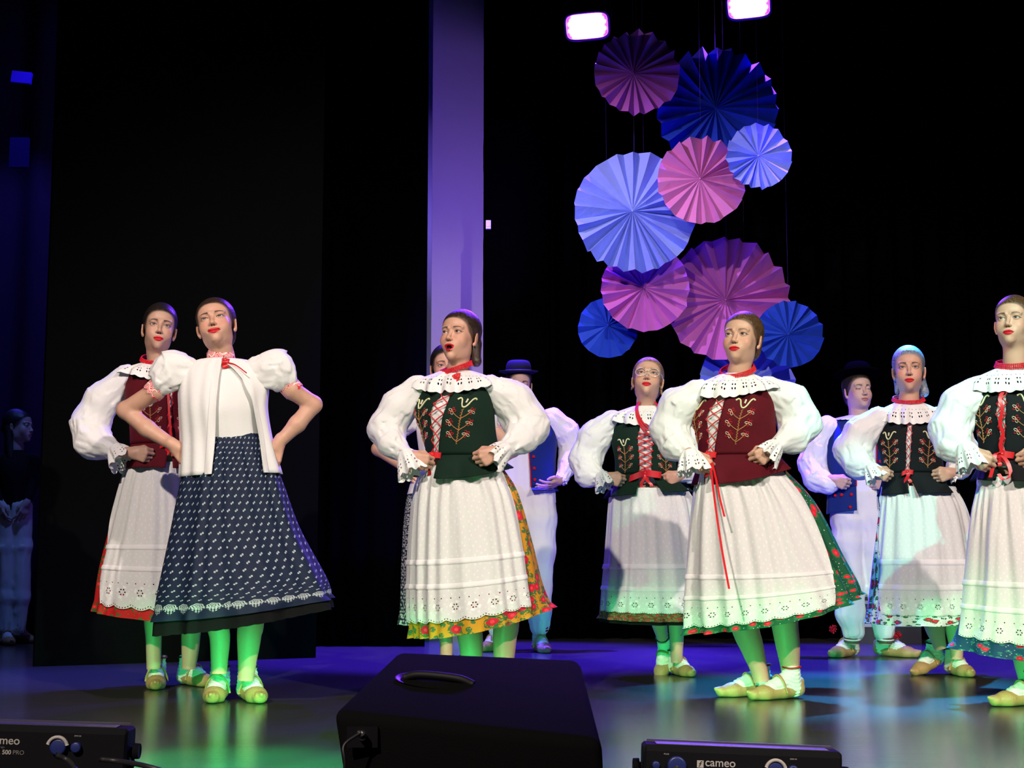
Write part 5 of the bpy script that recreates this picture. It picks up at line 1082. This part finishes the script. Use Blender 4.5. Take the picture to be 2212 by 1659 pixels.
# ------------------------------------------------------------------ stage lamps over the rosettes
HOUSING = solid('black_lamp_housing', (.004, .004, .005), .75, .08)
LED = Mat('violet_led', (.1, .1, .1)).emit((.62, .28, 1.0), 40.0).m
RIM = solid('lamp_rim', (.30, .10, .35), .35)
def lamp(cx, cy, Y, wpx, hpx, tilt, label, aim, power):
    c = P(cx, cy, Y); W = wpx * Y / FPX / 2; H = hpx * Y / FPX / 2; root = empty('stage_lamp', c, label, 'stage lamp', 'stage lamps above the rosettes'); R = rot(-4, -18, tilt)
    def tr(q): return c + np.asarray(q, float) @ R.T
    def rr(w_, h_, n=40, e=.45):
        t = np.arange(n) * 2 * math.pi / n; return np.stack([w_ * np.sign(np.cos(t)) * np.abs(np.cos(t))**e, np.zeros(n), h_ * np.sign(np.sin(t)) * np.abs(np.sin(t))**e], 1)
    mb = MB(); L_ = [(W * 1.12, H * 1.2, -.035), (W * 1.16, H * 1.25, -.02), (W * 1.16, H * 1.25, .05), (W * .95, H, .13), (W * .5, H * .5, .15)]
    V = np.stack([rr(w_, h_) + [0, y, 0] for w_, h_, y in L_], 1); mb.add(tr(V.reshape(-1, 3)), [grid_faces(40, 5, True)]); mb.build('housing', HOUSING, root)
    mb = MB(); q = rr(W * 1.10, H * 1.18); tube(mb, tr(np.concatenate([q, q[:1]]) + [0, -.035, 0]), .012, 6, cap=False); mb.build('bezel', RIM, root)
    mb = MB(); q = rr(W * 1.05, H * 1.1); mb.add(tr(np.concatenate([q + [0, -.018, 0]])), [np.arange(40)[None]]); mb.build('reflector', RIM, root)
    face = mb = MB(); k = 0
    for j in range(-3, 4):
        for i in range(-5, 6):
            x = (i + (.5 if j % 2 else 0)) * W / 5.2; z = j * H / 3.4
            if abs(x) < W * .93 - abs(z) * .25 and abs(z) < H * .92:
                a = np.arange(6) * math.pi / 3 + .52; s_ = W / 5.2 * .60; mb.add(tr(np.stack([x + s_ * np.cos(a), np.full(6, -.030), z + s_ * np.sin(a)], 1)), [np.arange(6)[None]], smooth=False)
    mb.build('led_lenses', LED, root)['kind'] = 'stuff'
    mb = MB(); tube(mb, tr(spline([(-W * 1.22, .05, 0), (-W * 1.25, .06, H * 1.6), (-W * .6, .08, H * 2.6), (W * .6, .08, H * 2.6), (W * 1.25, .06, H * 1.6), (W * 1.22, .05, 0)], 40)), .012, 6, flat=.4); mb.build('yoke', HOUSING, root)
    mb = MB(); t0 = tr((0, .08, H * 2.6)); tube(mb, np.stack([t0, [t0[0], t0[1], 6.1]]), .018, 8); mb.build('hanger_pipe', HOUSING, root)
    s_ = spot('lamp_beam', tuple(tr((0, -.06, 0))), aim, (.16, .03, 1.0), power, 64, .5, .07); s_.parent = root; s_.location = np.array(s_.location) - c
lamp(1268, 57, 11.4, 88, 50, -4, 'lit violet stage lamp beside the topmost pink rosette', (-.3, 7.6, 0), 1300)
lamp(1616, 12, 11.4, 88, 50, -5, 'lit violet stage lamp above the deep blue rosette', (1.6, 7.4, 0), 1300)
# ------------------------------------------------------------------ floor monitor
MON = solid('black_speckled_cabinet', (.0040, .0038, .0040), .9, .03, bump=(260, .4)); GRILLE = solid('black_steel_grille', (.01, .01, .011), .5, .4, bump=(500, .6))
def monitor():
    A = P(715, 1537, 2.98); B = P(1302, 1602, 2.86); Cc = P(1252, 1421, 3.28); D = P(858, 1405, 3.36); zb = 0.0
    root = empty('floor_monitor', ((A + B + Cc + D) / 4) * [1, 1, 0], 'black wedge floor monitor speaker at the stage edge, seen from behind', 'speaker')
    a2 = P(770, 1800, 3.0) * [1, 1, 0]; b2 = np.array([B[0] + .01, B[1] + .02, 0]); c2 = np.array([Cc[0] + .05, Cc[1] + .22, 0]); d2 = np.array([D[0] - .03, D[1] + .22, 0])
    import bmesh
    bm = bmesh.new(); vs_ = [bm.verts.new(v - np.array(root.location)) for v in (A, B, Cc, D, a2, b2, c2, d2)]
    for f in ((0, 1, 2, 3), (7, 6, 5, 4), (0, 4, 5, 1), (1, 5, 6, 2), (2, 6, 7, 3), (3, 7, 4, 0)): bm.faces.new([vs_[i] for i in f])
    bmesh.ops.recalc_face_normals(bm, faces=bm.faces)
    bmesh.ops.bevel(bm, geom=list(bm.edges), offset=.022, segments=4, affect='EDGES', profile=.5)
    me = bpy.data.meshes.new('cabinet'); bm.to_mesh(me); bm.free(); me.materials.append(MON)
    for f in me.polygons: f.use_smooth = True
    o = link(bpy.data.objects.new('cabinet', me), root)
    n = unit(np.cross(B - A, D - A)); n = n if n[2] > 0 else -n; ex = unit(B - A); ey = np.cross(n, ex)
    c = A * .30 + B * .20 + Cc * .20 + D * .30 + n * .001; c = P(948, 1462, 3.15); c = c - n * ((c - A) @ n) + n * .003
    # recessed handle cup: a dished oval with rim and bar
    t = np.arange(32) * 2 * math.pi / 32; mb = MB(); rings = [(.095, .052, .004), (.090, .048, .004), (.080, .040, -.003), (.05, .022, -.004), (.001, .001, -.004)]
    V = np.stack([c + (a * np.cos(t))[:, None] * ex + (b_ * np.sin(t))[:, None] * ey + n * z for a, b_, z in rings], 1); mb.add(V.reshape(-1, 3), grid_faces(32, 5, True)); mb.build('handle_cup', solid('black_plastic', (.003, .003, .003), .4, .3), root)
    mb = MB(); tube(mb, spline([c - ex * .075 + n * .002, c - ex * .04 + n * .012, c + ex * .04 + n * .012, c + ex * .075 + n * .002], 16), .009, 8); mb.build('handle_bar', solid('dull_black_steel', (.004, .004, .004), .6, .2), root)
    mb = MB(); e0 = D + (Cc - D) * .06 + np.array([0, .012, -.015]); V = [e0, D + (Cc - D) * .94 + [0, .012, -.015], c2 + [-.03, .006, .03], d2 + [.03, .006, .03]]; mb.add(np.array(V) + [0, .012, 0], [np.array([[0, 1, 2, 3]])], smooth=False); mb.build('grille', GRILLE, root)
    mb = MB(); q = P(783, 1592, 2.955); box(mb, (-.03, -.004, -.02), (.03, .004, .02), c=q); mb.build('connector_plate', HOUSING, root)
    mb = MB(); tube(mb, np.stack([q, q + [.0, -.03, .012]]), .008, 10); mb.build('plug', METAL, root)
    mb = MB(); tube(mb, spline([q + [.0, -.03, .012], q + [-.03, -.05, -.01], P(745, 1650, 2.9), P(738, 1720, 2.92), P(720, 1790, 2.95) * [1, 1, 0] + [0, 0, .006]], 30), .0032, 8); tag(mb.build('cable', solid('black_rubber', (.012, .012, .012), .5), None, q * [1, 1, 0]), 'thin black cable plugged into the floor monitor', 'cable')
monitor()
# ------------------------------------------------------------------ LED bars
PRINT = solid('grey_print', (.34, .32, .29), .6); PRINT2 = solid('dim_print', (.15, .14, .14), .6); BARTOP = solid('satin_black_metal', (.05, .045, .06), .35, .5); SOCKET = solid('blue_plastic', (.010, .018, .11), .4)
LEDG = Mat('green_led', (.02, .1, .04)).emit((.02, 1.0, .22), 8.0).m
def text(s, size, M, mat, parent, name, bold=0.0):
    cu = bpy.data.curves.new(name, 'FONT'); cu.body = s; cu.size = size; cu.extrude = .0003; cu.offset = bold; cu.align_x = 'LEFT'
    o = bpy.data.objects.new(name, cu); COL.objects.link(o); dg = bpy.context.evaluated_depsgraph_get(); me = bpy.data.meshes.new_from_object(o.evaluated_get(dg)); bpy.data.objects.remove(o)
    me.materials.clear(); me.materials.append(mat); o = link(bpy.data.objects.new(name, me), parent); o.matrix_local = M; return o
def led_bar(cx, cy, Y, W, yaw, roll, label, writing, power, ks=(-1, -.5, 0, .5, 1)):
    """cx, cy: pixel of the middle of the back face's top edge"""
    top = P(cx, cy, Y); root = empty('led_bar', (top[0], top[1], 0), label, 'stage light'); R3 = rot(yaw, 0, roll); Hh = .115; D_ = .085; o0 = np.array([top[0], top[1], top[2]])
    M0 = Matrix.Translation(Vector(o0) - root.location) @ Matrix(R3.tolist()).to_4x4()
    def put(mb, name, mat, par=root): 
        o = link(bpy.data.objects.new(name, mb.mesh(name, mat if isinstance(mat, list) else [mat])), par)
        if par is root: o.matrix_local = M0
        return o
    w2 = W / 2; c_ = .014
    prof = [(0, -Hh), (0, -c_), (.010, 0), (D_ - .01, 0), (D_, -.01), (D_, -Hh)]
    mb = MB(); n = len(prof); V = []
    for x, ins in ((-w2, .006), (-w2 + .006, 0), (w2 - .006, 0), (w2, .006)):
        for y, z in prof: V.append((x, y + (ins if y == 0 else (-ins if y == D_ else 0)), z - (ins if z > -Hh * .5 else -ins)))
    V = np.array(V); F = [np.array([[s * n + i, s * n + (i + 1) % n, (s + 1) * n + (i + 1) % n, (s + 1) * n + i] for s in range(3) for i in range(n)]), np.array([list(range(n))[::-1], [3 * n + i for i in range(n)]])]
    mb.add(V, F, 0, smooth=False); put(mb, 'housing', HOUSING)
    mb = MB(); box(mb, (-w2 + .03, .0125, .0005), (w2 - .03, D_ - .022, .0022)); put(mb, 'top_plate', BARTOP)
    mb = MB(); box(mb, (-w2 + .012, D_ - .016, .0), (w2 - .012, D_ - .010, .006)); put(mb, 'front_lip', BARTOP)
    for sx in (-1, 1):
        mb = MB(); tube(mb, np.array([(sx * w2, .04, -.055), (sx * (w2 + .006), .04, -.055), (sx * (w2 + .008), .04, -.055), (sx * (w2 + .022), .04, -.055)]), np.array([.010, .010, .019, .018]), 14); put(mb, 'bracket_knob', HOUSING)
        mb = MB(); q = spline([(sx * (w2 + .004), .04, -.05), (sx * (w2 + .004), .04, -.09), (sx * (w2 - .05), .05, -top[2] + .012), (sx * (w2 - .20), .05, -top[2] + .008)], 16); tube(mb, q, .007, 6); put(mb, 'foot_bracket', HOUSING)
    for k, (x, r, m) in enumerate(((-w2 * .88, .009, SOCKET), (-w2 * .67, .022, SOCKET), (w2 * .32, .019, SOCKET), (w2 * .50, .012, SOCKET))):
        mb = MB(); tube(mb, np.array([(x, .0, -.045), (x, -.012, -.045), (x, -.013, -.045), (x, -.013, -.045)]), np.array([r, r, r * .8, .002]), 18, cap=False); put(mb, 'socket', [m])
    mb = MB(); tube(mb, spline([(-w2 * .67, -.012, -.048), (-w2 * .78, -.045, -.070), (-w2 * .86, -.05, -.12), (-w2 * .8, .0, -top[2] + .006)], 20), .006, 8); put(mb, 'power_cable', CORD_BLK)
    mb = MB(); a = np.linspace(.2, 2.9, 16); tube(mb, np.stack([w2 * .32 + .023 * np.cos(a), np.full(16, -.013), -.045 + .023 * np.sin(a)], 1), .0045, 6); put(mb, 'socket_latch', PRINT)
    for k in range(12):
        mb = MB(); x = -w2 + W * (k + .5) / 12; tube(mb, np.array([(x, D_, -.055), (x, D_ + .004, -.055)]), W / 30, 12); put(mb, 'led_lens', LEDG)
    if writing:
        Mt = M0 @ Matrix.Translation((0, -.0012, 0)) @ Matrix.Rotation(math.pi / 2, 4, 'X'); t_ = lambda x, z: Mt @ Matrix.Translation((x, z, 0))
        text('cameo', .027, t_(-w2 * .385, -.0435), PRINT, root, 'brand_lettering', .0002); xx = -w2 * .465
        for wd, mt, bd in (('PIXBAR', PRINT2, 0), ('500', PRINT, .0003), ('PRO', PRINT2, 0)):
            o = text(wd, .0142, t_(xx, -.0665), mt, root, 'model_lettering', bd); xx += max(v.co.x for v in o.data.vertices) + .0035
        text('pioneers of light', .0055, t_(-w2 * .38, -.0525), PRINT2, root, 'small_lettering')
        mb = MB(); x0, z0 = -w2 * .465, -.0475; box(mb, (x0, -.0012, z0), (x0 + .0155, -.0002, z0 + .0165)); put(mb, 'brand_mark', PRINT)
        mb = MB(); tube(mb, spline([(x0 + .004, -.0016, z0 + .003), (x0 + .007, -.0016, z0 + .005), (x0 + .008, -.0016, z0 + .012), (x0 + .012, -.0016, z0 + .014)], 10), .0009, 5); tube(mb, np.array([(x0 + .005, -.0016, z0 + .009), (x0 + .011, -.0016, z0 + .009)]), .0007, 5); put(mb, 'brand_mark_stroke', HOUSING)
        text('PULSE', .0045, t_(-w2 * .80, -.021), PRINT, root, 'small_lettering'); text('DMX IN', .0045, t_(w2 * .47, -.021), PRINT, root, 'small_lettering')
    for k in ks:
        q = o0 + R3 @ np.array([max(-1, min(1, k)) * W * .3, D_ + .03, -.05]); d = R3 @ np.array([k * .8, 1, -.15])
        s_ = spot('bar_beam', tuple(q), tuple(q + d), (.02, 1.0, .25), power, 30, .6, .03); s_.parent = root; s_.location = np.array(s_.location) - np.array(root.location)
led_bar(1606, 1617, 3.55, .465, 0, 2.3, 'black LED light bar with white lettering at the stage edge, right of the monitor', True, 290)
led_bar(62, 1568, 3.55, .465, 0, 1.8, 'black LED light bar on brackets at the stage edge, left of the monitor', True, 320, (-.1, .25, .6, .95, 1.3))
CB = solid('black_cable', (.012, .012, .012), .5)
for k, (pts, lb) in enumerate([([(215, 1640), (260, 1645), (320, 1656), (400, 1685), (470, 1740)], 'black cable trailing off the left LED bar toward the monitor'), ([(120, 1630), (150, 1645), (165, 1675), (140, 1720)], 'short black cable looping beneath the left LED bar')]):
    mb = MB(); q = spline([P(x, y, 3.5) if i < 2 else P(x, y, 3.4) for i, (x, y) in enumerate(pts)], 30); q[:, 2] = np.maximum(q[:, 2], .007); tube(mb, q, .006, 8); tag(mb.build('cable', CB, None, q[-1]), lb, 'cable')
# ------------------------------------------------------------------ small things at the back
mb = MB(); q = P(1868, 1300, 11.3); root = empty('equipment_case', (q[0], 11.3, 0), 'dark equipment case with pale edges on the floor behind the man', 'case')
x0, x1 = P(1852, 1300, 11.3)[0] - .1, P(1905, 1300, 11.3)[0] + .25; z1 = P(1868, 1265, 11.3)[2]
mb = MB(); box(mb, (x0, 11.15, 0), (x1, 11.45, z1)); mb.build('case_body', solid('dark_case', (.02, .02, .022), .6), root)
for zz_ in (z1 - .01, P(1868, 1285, 11.3)[2], P(1868, 1300, 11.3)[2], P(1868, 1349, 11.3)[2]):
    mb = MB(); box(mb, (x0, 11.14, zz_ - .012), (x1, 11.155, zz_ + .012)); mb.build('edge_strip', solid('grey_strip', (.35, .38, .38), .5), root)
mb = MB(); q = P(1055, 486, 11.7); box(mb, (-.02, -.02, -.035), (.02, .02, .035), c=q); box(mb, (-.012, -.03, -.02), (.012, -.02, .0), c=q); tag(mb.build('curtain_clip', solid('white_plastic', (.7, .7, .75), .4), None, q), 'small white clip on the curtain edge by the violet wall', 'clip')
mb = MB(); q = P(916, 780, 11.55); t = np.linspace(0, 6.2832, 20); tube(mb, np.stack([.014 * np.cos(t), 0 * t, .03 * np.sin(t)], 1) + q, .005, 6, cap=False); tag(mb.build('wall_hook', METAL, None, q), 'small steel ring on the trim by the violet wall', 'ring')
